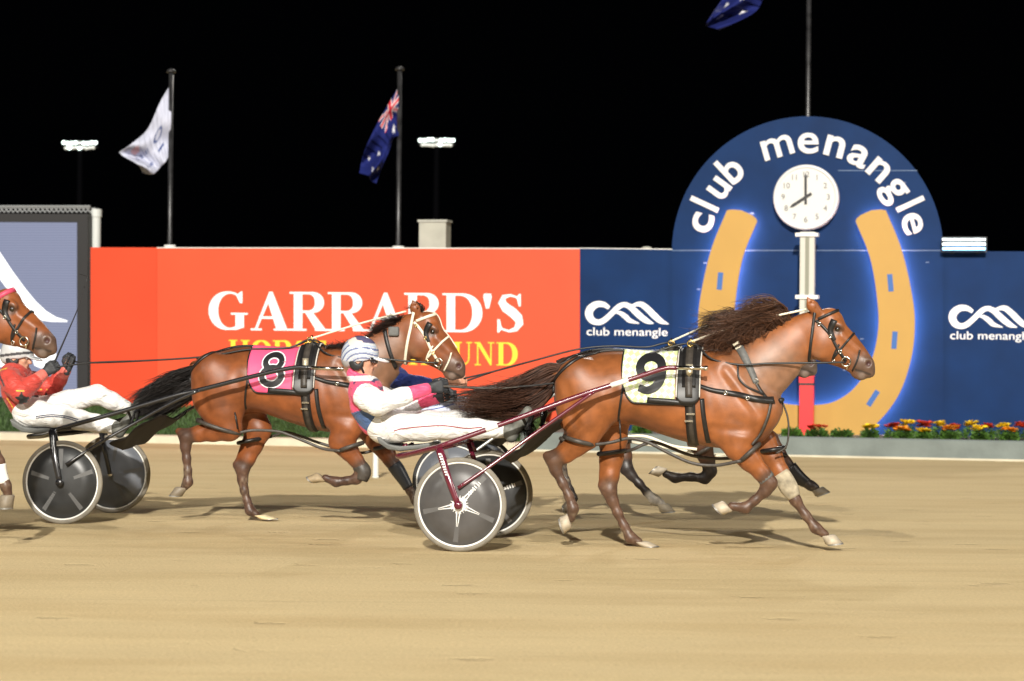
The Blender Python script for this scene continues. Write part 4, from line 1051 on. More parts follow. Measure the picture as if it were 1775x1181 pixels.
# ================================================================== harness
def harness(hs, style):
    root = hs.root; fr = hs.fr; hp, bp = hs.hp, hs.bp; G = hs.G
    strap = style.get('bridle', m_leather)
    def one(nm, m, fn, parent=root, smooth=True):
        b = MB(); fn(b); return b.build(nm, m, parent, smooth)
    # --- bridle
    br = one('bridle', strap, lambda b: loop_strap(hs, b, hp(1413, 541), hp(1402, 629), .022, .007))       # crown and throat lash
    one('browband', style.get('brow', strap), lambda b: loop_strap(hs, b, hp(1446, 541), hp(1411, 557), style.get('browW', .022), .009, a0=-120, a1=120), br)
    for s_ in (-1, 1):
        one('cheekpiece', strap, lambda b: side_strap(hs, b, [hp(1415, 556), hp(1427, 566), hp(1440, 582), hp(1452, 604), hp(1467, 626)], .021, .007, side=s_), br)
        one('noseband_cheek', strap, lambda b: side_strap(hs, b, [hp(1455, 597), hp(1447, 612), hp(1443, 624)], .013, .006, side=s_), br)
        one('blinker', style.get('blink', m_leather), lambda b: side_strap(hs, b, [hp(1447, 556), hp(1440, 572), hp(1443, 583), hp(1447, 590)], .050, .011, .006, side=s_, wend=.026), br)
        c = on_side(hs, hp(1467, 627), .02, s_)
        one('bit_ring', m_chrome, lambda b: ring(b, c, .033, .0055), br)
        for px, py in ((1420, 562), (1440, 583), (1457, 610), (1445, 627)):
            c2 = on_side(hs, hp(px, py), .015, s_); one('buckle', style.get('buckle', m_chrome), lambda b: ring(b, c2, .011, .0035), br)
        one('lip_strap', strap, lambda b: side_strap(hs, b, [hp(1490, 607), hp(1486, 625), hp(1478, 642)], .012, .006, side=s_), br)
        c3 = on_side(hs, hp(1475, 634), .012, s_); one('bit_cheek', m_chrome, lambda b: b.tube([c3 + (-.02, 0, .02), c3 + (-.03, 0, -.03)], .005, 8), br)
    one('noseband', strap, lambda b: loop_strap(hs, b, hp(1477, 582), hp(1447, 618), .016, .007, a0=-150, a1=150), br)
    if style.get('overcheck'):
        pts = [hp(1494, 602), hp(1479, 582), hp(1463, 562), hp(1447, 545), hp(1428, 533)]
        P = []
        for p in cat_rom(pts, 5):
            h_ = hs.bvh.ray_cast(Vector((p[0] + .5, 0, p[1] + .42)), Vector((-.5, 0, -.42)).normalized()); P.append(np.array(h_[0]) + (.006, 0, .006) if h_[0] is not None else np.array((p[0], 0, p[1])))
        one('overcheck_strap', style['overcheck'], lambda b: ribbon(b, P, [(0, 1, 0)] * len(P), [(.77, 0, .64)] * len(P), .018, .004), br)
    # --- check rein from the poll back to the saddle
    a, c = hp(1398, 541), G(1192, 603)
    ck = style.get('check', m_wstrap)
    mid = .5 * (a + c) + style.get('check_lift', np.array((0, .045)))
    one('check_rein', ck, lambda b: [b.tube([(a[0], .05 * s_, a[1] + .02), (mid[0], .045 * s_, mid[1]), (c[0], .03 * s_, c[1] + .035)], .0085, 7, smooth=8) for s_ in (-1,)])
    # --- number cloth
    sA, sB = G(1083, 650)[0], G(1176, 650)[0]; zl = G(1130, 697)[1]
    def bot(s_):
        t = (s_ - sA) / (sB - sA); q = min(1, t / .28); return zl - .01 * t + .26 * (1 - math.sqrt(max(0, 1 - (1 - q) ** 2))) 
    nc, R = cloth(hs, 'number_cloth', style['cloth'], sA, sB, bot, root, .012)
    bdr = MB(); E = [R[i, 0] for i in range(len(R))]; bdr.tube([e + (0, -.004, 0) for e in ([R[0, j] for j in range(18, 0, -3)] + E)], .007, 6); bdr.build('binding', m_leather, nc, True)
    # number
    def nf(off0):
        def fn(u, v, d):
            s_ = sA + (sB - sA) * u; z = zl + (G(1130, 612)[1] - zl) * v; return tuple(on_side(hs, (s_, z), off0 + d, along=True))
        return fn
    for pas in range(2):
        ex = (.05 if pas == 0 else 0); mm = m_white if pas == 0 else m_black
        if pas == 0 and style['num'] == '9': continue
        b = MB(); fn = nf(.0205 + .003 * pas)
        if style['num'] == '8':
            vs(b, arc(.56, .66, .17, .150, 0, 360, 24), [.115 + ex] * 25, fn, 0, .002, 0); vs(b, arc(.56, .355, .205, .175, 0, 360, 24), [.125 + ex] * 25, fn, 0, .0026, 0)
        else:
            vs(b, arc(.54, .68, .20, .19, 0, 360, 24), [.16] * 25, fn, 0, .002, 0); vs(b, [(.74, .70), (.75, .52), (.68, .34), (.52, .24), (.34, .29)], [.15, .16, .16, .15, .13], fn, 0, .0026, 6)
        b.build('number' if pas == 1 else 'number_outline', mm, nc)
    # dark lower flap of the cloth
    P0 = [G(1130, 692), G(1160, 694), G(1190, 697), G(1206, 699)]
    one('lower_flap', m_leather, lambda b: side_strap(hs, b, P0, .042, .026, .004))
    # --- saddle and girth
    s0, s1 = G(1179, 650)[0], G(1218, 650)[0]; zs = G(1200, 700)[1]
    sp, R2 = cloth(hs, 'saddle_pad', m_leather, s0, s1, lambda s_: zs + .05 * abs(2 * (s_ - s0) / (s1 - s0) - 1) ** 4, root, .02, 14, 44, .012)
    for i_ in (0, -1):
        b = MB(); b.tube([e + (0, -.008 if k < 22 else .008, .004) for k, e in enumerate(R2[i_])], .0062, 6); b.build('piping', style.get('pipe', mat('pale_piping', (.55, .52, .47), .5)), sp, True)
    one('saddle', m_leather, lambda b: loop_strap(hs, b, G(1198, 609), G(1203, 770), .10, .034, .008, a0=-75, a1=75))
    one('backband', m_leather2, lambda b: loop_strap(hs, b, G(1198, 609), G(1203, 770), .052, .046, .006, a0=-88, a1=88))
    one('girth', m_leather, lambda b: loop_strap(hs, b, G(1199, 612), G(1204, 769), .075, .008, .007))
    one('girth_strap', m_leather2, lambda b: loop_strap(hs, b, G(1199, 612), G(1204, 769), .035, .018, .005, a0=95, a1=265))
    one('second_girth', m_leather, lambda b: side_strap(hs, b, [G(1221, 690), G(1224, 720), G(1231, 765)], .034, .008, .005))
    for s_ in (-1, 1):
        for k, (px, py) in enumerate(((1200, 638), (1203, 716), (1200, 728))):
            c = on_side(hs, G(px, py), .045 if k == 0 else .03, s_)
            one('buckle', m_chrome, lambda b: (b.box((c[0] - .03, c[1] - .006, c[2] - .007), (c[0] + .03, c[1] + .006, c[2] + .007)) if k else b.box((c[0] - .022, c[1] - .012, c[2] - .075), (c[0] + .022, c[1] + .012, c[2] + .02))), root, False)
        c = on_side(hs, G(1200, 645), .05, s_)
        one('tug', mat('bright_tug', (.62, .55, .40), .3, metal=.6, bump=.006, bscale=60), lambda b: b.tube([c + (-.0, 0, .06), c + (0, 0, -.05)], .026, 8), root)
    b = MB(); c = G(1198, 607); 
    for s_ in (-1, 1): ring(b, (c[0], .07 * s_, c[1] + .05), .022, .005)
    b.tube([(c[0], 0, c[1]), (c[0], 0, c[1] + .09)], .008, 8); b.tube([(c[0], -.075, c[1] + .025), (c[0], .075, c[1] + .025)], .009, 8); b.build('terret', m_brass, root, True)
    # --- crupper, breeching
    top = [G(1180, 608), G(1130, 611), G(1085, 607), G(1045, 607), G(1010, 616), G(985, 630), G(968, 646)]
    P = []
    for p in cat_rom(top, 6):
        h_ = hs.bvh.ray_cast(Vector((p[0], 0.0, p[1] + .6)), Vector((0, 0, -1))); P.append(np.array(h_[0]) + (0, 0, .008) if h_[0] is not None else np.array((p[0], 0, p[1])))
    one('crupper', m_leather, lambda b: b.tube(P, .011, 8))
    for s_ in (-1, 1):
        one('tail_loop', m_leather, lambda b: side_strap(hs, b, [G(1040, 612), G(1008, 622), G(984, 640), G(966, 662), G(963, 680)], .030, .009, .006, side=s_, wend=.018))
        one('breast_collar', m_leather, lambda b: side_strap(hs, b, [G(1214, 668), G(1240, 676), G(1270, 681), G(1300, 688), G(1325, 693), G(1342, 694)], .026, .012, .006, side=s_, wend=.055))
        one('hip_strap', m_leather, lambda b: side_strap(hs, b, [G(1088, 622), G(1087, 660), G(1083, 695), G(1076, 728)], .015, .008, .004, side=s_))
        if style.get('yoke', True):
            one('neck_yoke', m_webb, lambda b: side_strap(hs, b, [G(1280, 598), G(1292, 618), G(1303, 642), G(1312, 664)], .062, .012, .008, side=s_, wend=.042))
            one('yoke_tip', m_wstrap, lambda b: side_strap(hs, b, [G(1276, 594), G(1283, 606)], .048, .016, .009, side=s_))
            c = on_side(hs, G(1313, 661), .016, s_); one('buckle', m_chrome, lambda b: ring(b, c, .018, .005), root)
            one('yoke_strap', m_leather, lambda b: side_strap(hs, b, [G(1312, 664), G(1320, 677), G(1330, 690)], .022, .010, .004, side=s_))
            one('neck_line', m_leather, lambda b: side_strap(hs, b, [G(1280, 632), G(1284, 655), G(1299, 671), G(1325, 684)], .014, .012, .004, side=s_))
        for px, py in ((1262, 680), (1299, 689)):
            c = on_side(hs, G(px, py), .018, s_); one('buckle', m_chrome, lambda b: ring(b, c, .012, .004), root)
    one('breast_plate', m_leather, lambda b: loop_strap(hs, b, G(1330, 684) + (0, .0), G(1338, 698), .05, .01, a0=-1, a1=1, n=2) if False else b.tube([(G(1352, 692)[0] + .01, s * .1, G(1352, 694)[1]) for s in (-1, -.5, 0, .5, 1)], .02, 8))
    # --- hobbles: padded loops round the legs joined by long straps
    for s_, hb in ((-1, style['hob_n']), (1, style['hob_f'])):
        def L3(p, y): return np.array(fr.loc(p[0], p[1], y))
        yc = s_ * .14
        A, B = L3(hb['hind'][0], yc), L3(hb['hind'][1], yc); C_, D_ = L3(hb['fore'][0], yc), L3(hb['fore'][1], yc)
        for (p, q, ry) in ((A, B, .115), (C_, D_, .105)):
            b = MB(); c = .5 * (p + q); u = .5 * (p - q); sag = np.array((0, 0, -.02))
            b.tube([c + u * math.cos(t) + np.array((0, ry * math.sin(t), 0)) for t in np.linspace(0, 2 * math.pi, 30)], .0175, 8, cap=False); b.build('hobble_loop', m_leather2 if s_ < 0 else m_leather, root, True)
        b = MB(); q = [L3(p, s_ * (.20 if 0 < i < len(hb['strap']) - 1 else .235)) for i, p in enumerate(hb['strap'])]
        b.tube(q, .0125, 7, smooth=6, flat=.5); b.build('hobble_strap', style.get('hobm', m_leather2), root, True)
        for hg in hb.get('hang', []):
            b = MB(); b.tube([L3(hg[0], s_ * .26), L3(hg[1], s_ * .25)], .007, 6); b.build('hobble_hanger', m_leather, root, True)
    if style.get('chest_straps'):
        for s_ in (-1, 1):
            one('chest_strap', m_leather2, lambda b: side_strap(hs, b, [G(1337, 700), G(1332, 722), G(1320, 748), G(1305, 769)], .022, .012, .005, side=s_))
        b = MB(); q = [(1356, 697), (1365, 722), (1367, 750), (1362, 775), (1345, 786)]; b.tube([np.array(fr.loc(a[0], a[1], -.02)) for a in q], .007, 7, smooth=6); b.build('hanging_strap', m_leather2, root, True)

def boot(hs, name, m, pts, rs, parent=None):
    b = MB(); b.tube(pts, rs, 14, smooth=4, flat=.85); return b.build(name, m, hs.root, True)

# ================================================================== the leading horse
LEAD = dict(
    nh=[(1014, 755, .108), (998, 772, .080), (981, 787, .062), (960, 799, .0521, 947, 790), (963, 815, .040), (975, 838, .032), (986, 860, .031), (993, 882, .040), (990, 899, .032)],
    nh_hoof=((988, 903), (979, 925), (970, 896)),
    fh=[(1062, 762, .105), (1060, 795, .082), (1057, 825, .066), (1056, 850, .0521, 1044, 842), (1062, 868, .041), (1071, 889, .033), (1082, 911, .031), (1093, 932, .040), (1107, 939, .033)],
    fh_hoof=((1112, 939), (1141, 946.5), (1110, 947.5)),
    nf=[(1280, 775, .098), (1300, 798, .076), (1320, 820, .057), (1334, 838, .0521), (1326, 852, .040), (1308, 868, .031), (1292, 881, .038), (1268, 878, .032)],
    nf_hoof=((1262, 877), (1236, 874), (1254, 893)),
    ff=[(1322, 765, .092), (1338, 792, .074), (1353, 818, .058), (1366, 842, .0521), (1379, 867, .039), (1397, 893, .031), (1414, 915, .038), (1430, 926, .032)],
    ff_hoof=((1436, 928), (1461, 941), (1431, 944)))
h1 = horse(MF, 'harness_horse', 'leading bay horse with yellow checked cloth number 9 before the blue arch', LEAD)
m_check = bpy.data.materials.new('lime_check'); m_check.use_nodes = True
def _check():
    nt = m_check.node_tree; N = nt.nodes; L = nt.links; b = N['Principled BSDF']; tc = N.new('ShaderNodeTexCoord'); mp = N.new('ShaderNodeMapping'); mp.inputs['Rotation'].default_value = (0, rad(38), 0); mp.inputs['Scale'].default_value = (30, 0, 30)
    w = N.new('ShaderNodeTexChecker'); w.inputs['Scale'].default_value = 1; w.inputs['Color1'].default_value = (.82, .82, .72, 1); w.inputs['Color2'].default_value = (.62, .72, .34, 1)
    L.new(tc.outputs['Object'], mp.inputs[0]); L.new(mp.outputs[0], w.inputs['Vector']); L.new(w.outputs['Color'], b.inputs['Base Color']); b.inputs['Roughness'].default_value = .6
_check()
harness(h1, dict(cloth=m_check, num='9', check=m_wstrap, chest_straps=True, check_lift=np.array((0, .05)),
    hob_n=dict(hind=((979, 757), (1030, 771)), fore=((1316, 770), (1283, 800)), strap=[(1032, 771), (1060, 767), (1092, 760), (1125, 768), (1160, 786), (1200, 803), (1240, 807), (1285, 799)], hang=[((1074, 728), (1076, 763))]),
    hob_f=dict(hind=((1038, 787), (1082, 781)), fore=((1320, 782), (1360, 776)), strap=[(1082, 784), (1100, 778), (1118, 770), (1140, 768), (1200, 790), (1260, 795), (1322, 784)])))
def mane(hs, n, col, root_px, dx, dy, seed, fn=None, rough=1.0):
    fn = fn or hs.bp; C = cat_rom([fn(*p) for p in root_px], 10)
    def roots(a, r):
        i = a * (len(C) - 1); p = np.array(C[int(i)]); y = r.normal(0, .014); L = r.uniform(.3, 1.2)
        e1 = np.array((dx * .35, dy * 1.0)) * L + r.normal(0, .02 * rough, 2); e2 = np.array((dx * .72, dy * 1.1)) * L + r.normal(0, .03 * rough, 2); e3 = np.array((dx * 1.1, dy * .72)) * L + r.normal(0, .045 * rough, 2)
        k = .45 + .55 * min(1, a * 1.6); yy = r.normal(-.03, .05)
        f = lambda q, t: (p[0] + q[0] * k, y + yy * t, p[1] + q[1] * k)
        return [(p[0], y, p[1] - .03), f(e1, .4), f(e2, .8), f(e3, 1.3)]
    return hair('mane', roots, n, m_hair_brown, hs.root, col, seed)
mane(h1, 3000, (.085, .038, .020), [(1262, 606), (1278, 603), (1300, 598), (1322, 590), (1345, 576), (1365, 563), (1382, 553)], -.33, .09, 3)
def tail(hs, n, col, U, Lw, seed, spread=.11, w=.0028, fr=None):
    fr = fr or hs.fr; U = cat_rom([np.array(fr.loc(*p, 0))[[0, 2]] for p in U], 10); Lw = cat_rom([np.array(fr.loc(*p, 0))[[0, 2]] for p in Lw], 10)
    def roots(a, r):
        a = np.clip(r.beta(1.2, 1.2), 0, 1); T = r.uniform(.62, 1.0) if r.random() < .8 else r.uniform(.9, 1.0); out = []; y0 = r.normal(0, .022); y1 = r.normal(0, spread); jit = r.normal(0, .018, 2)
        for t in np.linspace(0, 1, 6):
            q = t * T; i = q * (len(U) - 1); i0 = int(i); f = i - i0; i1 = min(i0 + 1, len(U) - 1)
            u = U[i0] * (1 - f) + U[i1] * f; l = Lw[i0] * (1 - f) + Lw[i1] * f; p = u * (1 - a) + l * a + jit * t + r.normal(0, .008, 2) * t
            out.append((p[0], y0 + y1 * t * t, p[1]))
        return out
    return hair('tail', roots, n, m_hair_brown, hs.root, col, seed, w=w)
tail(h1, 3600, (.060, .025, .014), [(972, 634), (952, 632), (925, 645), (898, 660), (868, 672), (838, 682), (800, 683)], [(966, 662), (950, 690), (925, 712), (898, 722), (868, 718), (845, 712), (806, 708)], 4)
# felt knee boot on the far foreleg
boot(h1, 'knee_boot', m_felt, [np.array(MF.loc(a, b_, .12)) for a, b_ in ((1352, 820), (1360, 832), (1369, 848), (1377, 862))], [.066, .070, .068, .050])
boot(h1, 'knee_cuff', m_webb, [np.array(MF.loc(a, b_, -.12)) for a, b_ in ((1319, 831), (1326, 826), (1333, 821))][::-1] if False else [np.array(MF.loc(a, b_, -.12)) for a, b_ in ((1322, 822), (1330, 832))], [.064, .064])

# ================================================================== second horse
SEC = dict(
    nh=[(398, 742, .105), (370, 748, .080), (346, 752, .064), (322, 758, .0521, 309, 748), (321, 775, .041), (323, 796, .033), (325, 816, .031), (325, 836, .040), (319, 845, .033)],
    nh_hoof=((315, 845), (294, 858), (316, 860), m_hoofd),
    fh=[(446, 745, .112), (437, 772, .085), (428, 795, .068), (421, 814, .0521, 410, 806), (421, 832, .041), (424, 850, .033), (429, 868, .031), (434, 885, .040), (445, 892, .033)],
    fh_hoof=((450, 893), (481, 899), (452, 900.5), mat('pale_hoof', (.60, .50, .30), .6, noise=.2, nscale=18)),
    nf=[(592, 765, .098), (605, 782, .074), (617, 798, .057), (628, 815, .0521), (617, 831, .040), (600, 834, .032), (582, 836, .038), (563, 829, .032)],
    nf_hoof=((558, 827), (533, 826), (545, 838), mat('dirty_hoof', (.30, .23, .14), .7, noise=.3, nscale=18)),
    ff=[(655, 765, .092), (668, 782, .072), (678, 798, .057), (688, 812, .0521), (699, 830, .039), (711, 850, .031), (722, 868, .038), (733, 877, .032)],
    ff_hoof=((738, 879), (760, 889), (736, 893)))
h2 = horse(SF, 'harness_horse', 'second bay horse wearing white bridle and pink cloth with number 8', SEC, head=((753, 575.5), (797.7, 633.8)), tone=(.205, .060, .017), points=(.060, .034, .024), ear=((1419, 541), (1414, 529), (1409, 515)), off=(.315, .0), seed=2)
m_pink = mat('pink_cloth', (.80, .085, .20), .6, noise=.06, nscale=6)
harness(h2, dict(cloth=m_pink, num='8', bridle=m_wstrap, overcheck=m_wstrap, check=m_wstrap, yoke=False, buckle=m_brass, check_lift=np.array((0, .035)),
    hob_n=dict(hind=((343, 728), (416, 752)), fore=((628, 768), (588, 782)), strap=[(416, 750), (440, 746), (480, 748), (500, 754), (530, 766), (560, 778), (590, 782)], hang=[((407, 715), (412, 744))]),
    hob_f=dict(hind=((414, 768), (455, 760)), fore=((650, 778), (690, 770)), strap=[(455, 762), (480, 754), (500, 750), (560, 770), (620, 785), (652, 780)])))
b = MB(); side_strap(h2, b, [h2.bp(1355, 574), h2.bp(1360, 600), h2.bp(1366, 625), h2.bp(1372, 648)], .034, .01, .006); b.build('neck_strap', m_leather, h2.root, True)
c = on_side(h2, h2.bp(1375, 575), .02); b = MB(); b.box(c - (.045, .02, .04), c + (.045, .02, .04)); o = b.build('head_check_pad', m_webb, h2.root); bv = o.modifiers.new('b', 'BEVEL'); bv.width = .015; bv.segments = 3
mane(h2, 1800, (.024, .014, .011), [(1240, 607), (1270, 606), (1300, 600), (1330, 586), (1360, 566), (1385, 552), (1398, 543)], -.13, -.03, 6, rough=.4)
hair('forelock', lambda a, r: [(*(lambda p: (p[0], r.normal(0, .02), p[1]))(h2.hp(1424 + r.uniform(-5, 5), 534)),), (*(lambda p: (p[0], r.normal(0, .03), p[1]))(h2.hp(1420 + r.uniform(-6, 6), 526 + r.uniform(-3, 3))),), (*(lambda p: (p[0], r.normal(0, .04), p[1]))(h2.hp(1408 + r.uniform(-12, 10), 528 + r.uniform(-6, 6))),)], 120, m_hair_brown, h2.root, (.03, .017, .012), 7)
tail(h2, 3600, (.012, .009, .008), [(368, 628), (342, 634), (314, 642), (290, 652), (268, 663), (250, 674), (236, 688)], [(360, 652), (346, 674), (326, 694), (304, 706), (284, 716), (264, 722), (246, 722)], 8)
boot(h2, 'shin_boot', mat('dark_boot', (.030, .034, .042), .4), [np.array(SF.loc(a, b_, .12)) for a, b_ in ((683, 806), (690, 816), (700, 832), (708, 846))], [.062, .062, .052, .044])
boot(h2, 'knee_boot', m_leather2, [np.array(SF.loc(a, b_, -.12)) for a, b_ in ((622, 806), (630, 818), (626, 832))], [.062, .066, .055])

# ================================================================== dark horse on the far side
DK = dict(
    nh=[(1000, 748, .100), (990, 766, .076), (980, 782, .060), (970, 800, .0521, 958, 793), (974, 816, .038), (981, 834, .032), (988, 850, .030), (993, 864, .036), (990, 874, .030)],
    nh_hoof=((989, 876), (982, 890), (976, 874), m_hoofd),
    fh=[(1064, 745, .105), (1075, 768, .080), (1082, 790, .062), (1086, 812, .0521, 1077, 806), (1095, 824, .040), (1108, 838, .034), (1121, 853, .032), (1134, 866, .042), (1146, 873, .036)],
    fh_hoof=((1149, 874), (1170, 886), (1144, 888), m_hoof),
    nf=[(1212, 765, .096), (1220, 782, .074), (1226, 798, .058), (1231, 817, .0521), (1222, 830, .042), (1197, 827, .034), (1170, 829, .039), (1154, 822, .034)],
    nf_hoof=((1150, 820), (1126, 822), (1141, 808), m_hoof),
    ff=[(1330, 765, .092), (1345, 785, .074), (1360, 803, .058), (1374, 818, .0521), (1386, 830, .040), (1396, 836, .036), (1406, 842, .040), (1414, 846, .036)],
    ff_hoof=((1417, 847), (1438, 852), (1413, 861), m_hoofd))
h3 = horse(TF, 'harness_horse', 'dark brown horse mostly hidden on the far side of the leader', DK, head=((1358, 575), (1407, 629)), tone=(.080, .034, .018), points=(.022, .018, .017), white=('fh',), off=(.16, 0), seed=3)
harness(h3, dict(cloth=mat('plain_dark_cloth', (.03, .06, .2), .6), num='9', overcheck=mat('blue_yellow_strap', (.45, .42, .45), .5), check=m_wstrap, check_lift=np.array((0, .06)), hobm=m_wstrap,
    hob_n=dict(hind=((972, 760), (1010, 772)), fore=((1240, 770), (1208, 788)), strap=[(1010, 768), (1040, 760), (1085, 757), (1120, 757), (1165, 773), (1208, 779)]),
    hob_f=dict(hind=((1050, 770), (1092, 764)), fore=((1330, 770), (1362, 790)), strap=[(1092, 766), (1180, 780), (1270, 792), (1332, 772)])))
mane(h3, 1600, (.040, .022, .015), [(1270, 606), (1300, 600), (1330, 586), (1358, 568), (1385, 552)], -.26, .08, 9)
tail(h3, 1500, (.014, .010, .009), [(908, 655), (890, 665), (872, 684), (860, 704), (856, 724), (850, 742)], [(915, 672), (915, 700), (918, 724), (925, 744), (930, 758), (934, 770)], 10)
boot(h3, 'shin_boot', m_leather, [np.array(TF.loc(a, b_, .12)) for a, b_ in ((1368, 810), (1378, 822), (1390, 832), (1400, 838))], [.068, .066, .056, .046])

# ================================================================== horse coming in at the left edge
def shiftlegs(L, dx): return {k: [tuple([q[0] + dx, q[1]] + list(q[2:])) if len(q) != 5 else (q[0] + dx, q[1], q[2], q[3] + dx, q[4]) for q in v] if not k.endswith('hoof') else tuple([(q[0] + dx, q[1]) for q in v[:3]]) for k, v in L.items()}
dx4 = -1405
L4 = shiftlegs(LEAD, dx4)
L4['ff'] = [(q[0] - 110,) + tuple(q[1:]) for q in L4['ff']]; L4['ff_hoof'] = tuple((q[0] - 110, q[1]) for q in L4['ff_hoof'])
L4['nf'] = [(-110, 766, .096), (-80, 772, .076), (-48, 776, .058), (-16, 782, .0521), (-4, 800, .040), (2, 822, .032), (8, 842, .038), (12, 856, .034)]
L4['nf_hoof'] = ((13, 858), (22, 880), (0, 880), m_hoofd)
h4 = horse(LF, 'harness_horse', 'bay horse with pink browband at the left edge, mostly cut off', L4, head=((27.6, 536.5), (86.6, 590)), tone=(.21, .062, .018), seed=4)
harness(h4, dict(cloth=mat('green_cloth', (.03, .3, .12), .6), num='8', brow=mat('pink_browband', (.55, .06, .12), .5), browW=.036, check=m_leather,
    hob_n=dict(hind=((979 + dx4, 757), (1030 + dx4, 771)), fore=((-72, 755), (-76, 800)), strap=[(1032 + dx4, 771), (1092 + dx4, 760), (1200 + dx4, 803), (-80, 800)]),
    hob_f=dict(hind=((1038 + dx4, 787), (1082 + dx4, 781)), fore=((1320 + dx4, 782), (1360 + dx4, 776)), strap=[(1082 + dx4, 784), (1140 + dx4, 768), (1260 + dx4, 795), (1322 + dx4, 784)])))
mane(h4, 900, (.02, .012, .01), [(1240, 607), (1300, 600), (1360, 568), (1398, 548)], -.15, .02, 12)
tail(h4, 900, (.02, .012, .01), [(972 + dx4, 634), (925 + dx4, 645), (868 + dx4, 672), (800 + dx4, 683)], [(966 + dx4, 662), (925 + dx4, 712), (868 + dx4, 718), (806 + dx4, 708)], 13)
boot(h4, 'cannon_boot', mat('white_boot', (.75, .73, .68), .5), [np.array(LF.loc(a, b_, -.12)) for a, b_ in ((-1, 806), (2, 820), (6, 838))], [.050, .046, .050])

# ================================================================== SULKIES
m_tyre = mat('dusty_tyre', (.20, .18, .145), .85, noise=.2, nscale=10, bump=.003, bscale=60)
m_rim = mat('white_rim', (.78, .77, .73), .3, spec=.6)
m_seat = mat('seat_vinyl', (.105, .11, .105), .5, noise=.15, nscale=14)
m_sheet = mat('dust_sheet', (.016, .013, .013), .75, noise=.4, nscale=16)
m_decal = mat('white_decal', (.80, .79, .76), .4)  # decal white, shared with the highlight painted on the shafts
def wheel(root, y, R, side, disc_m, spoke_m, star_m, turn=0.0, bars=True, tyre=m_tyre, rim=m_rim):
    """disc wheel standing on the track; side -1 faces the camera"""
    c = (0, y, R)
    b = MB(); b.lathe([(.001, -.038), (.04, -.036), (.16, -.022), (R * .865, -.010), (R * .865, .010), (.16, .022), (.04, .036), (.001, .038)], c, 'y', 64); w = b.build('wheel', disc_m, root, True)
    b = MB(); b.lathe([(R - .021 + .021 * math.cos(t), .020 * math.sin(t)) for t in np.linspace(0, 2 * math.pi, 14, endpoint=False)], c, 'y', 72, closed=True); b.build('tyre', tyre, w, True)
    b = MB(); b.lathe([(R * .868, -.014), (R * .895, -.017), (R * .922, -.012), (R * .922, .012), (R * .895, .017), (R * .868, .014)], c, 'y', 72, closed=True); b.build('rim', rim, w, True)
    for sd in (-1, 1):
        def fn(u, v, d): return (u, y + sd * (.0385 - .030 * min(1, math.hypot(u, v) / (R * .86)) ** .8 + d), R + v)
        b = MB()
        for k in range(5):
            a = rad(72 * k + turn); e = np.array((math.cos(a), math.sin(a)))
            P = [e * r_ for r_ in np.linspace(.06, R * .80, 10)]
            vs(b, P, [.020 + .018 * t for t in np.linspace(0, 1, 10)], fn, -.004, .003, 0)
        b.build('spoke_panel', spoke_m, w)
        if star_m:
            b = MB(); b.lathe([(.030, sd * .0385), (.052, sd * .040), (.052, sd * .034), (.030, sd * .034)], c, 'y', 32, closed=True)
            for k in range(5):
                a = rad(72 * k + turn); e = np.array((math.cos(a), math.sin(a))); nrm = np.array((-e[1], e[0]))
                for q in (-1, 1): vs(b, [e * .05 + nrm * .012 * q, e * .16 + nrm * .004 * q], [.010, .003], fn, .002, .0052, 0)
            for k in range(20):
                a = rad(18 * k + turn); e = np.array((math.cos(a), math.sin(a))); vs(b, [e * .05, e * .068], [.006, .003], fn, .002, .0048, 0)
            b.build('hub_star', star_m, w)
        if bars:
            a = rad(72 * (0 if bars is True else bars) + turn); e = np.array((math.cos(a), math.sin(a))); nrm = np.array((-e[1], e[0])); b = MB()
            for i, r_ in enumerate((.10, .118, .136, .158, .176, .198, .214)):
                hh = (.011, .014, .012, .016, .013, .017, .013)[i]; vs(b, [e * r_ - nrm * hh, e * r_ + nrm * hh], [.009, .007], fn, .003, .0056, 0)
            b.build('side_lettering', star_m or spoke_m, w)
    b = MB(); b.lathe([(.001, -.085), (.018, -.085), (.022, -.06), (.022, .06), (.018, .085), (.001, .085)], c, 'y', 20); b.build('hub', m_chrome, w, True)
    return w
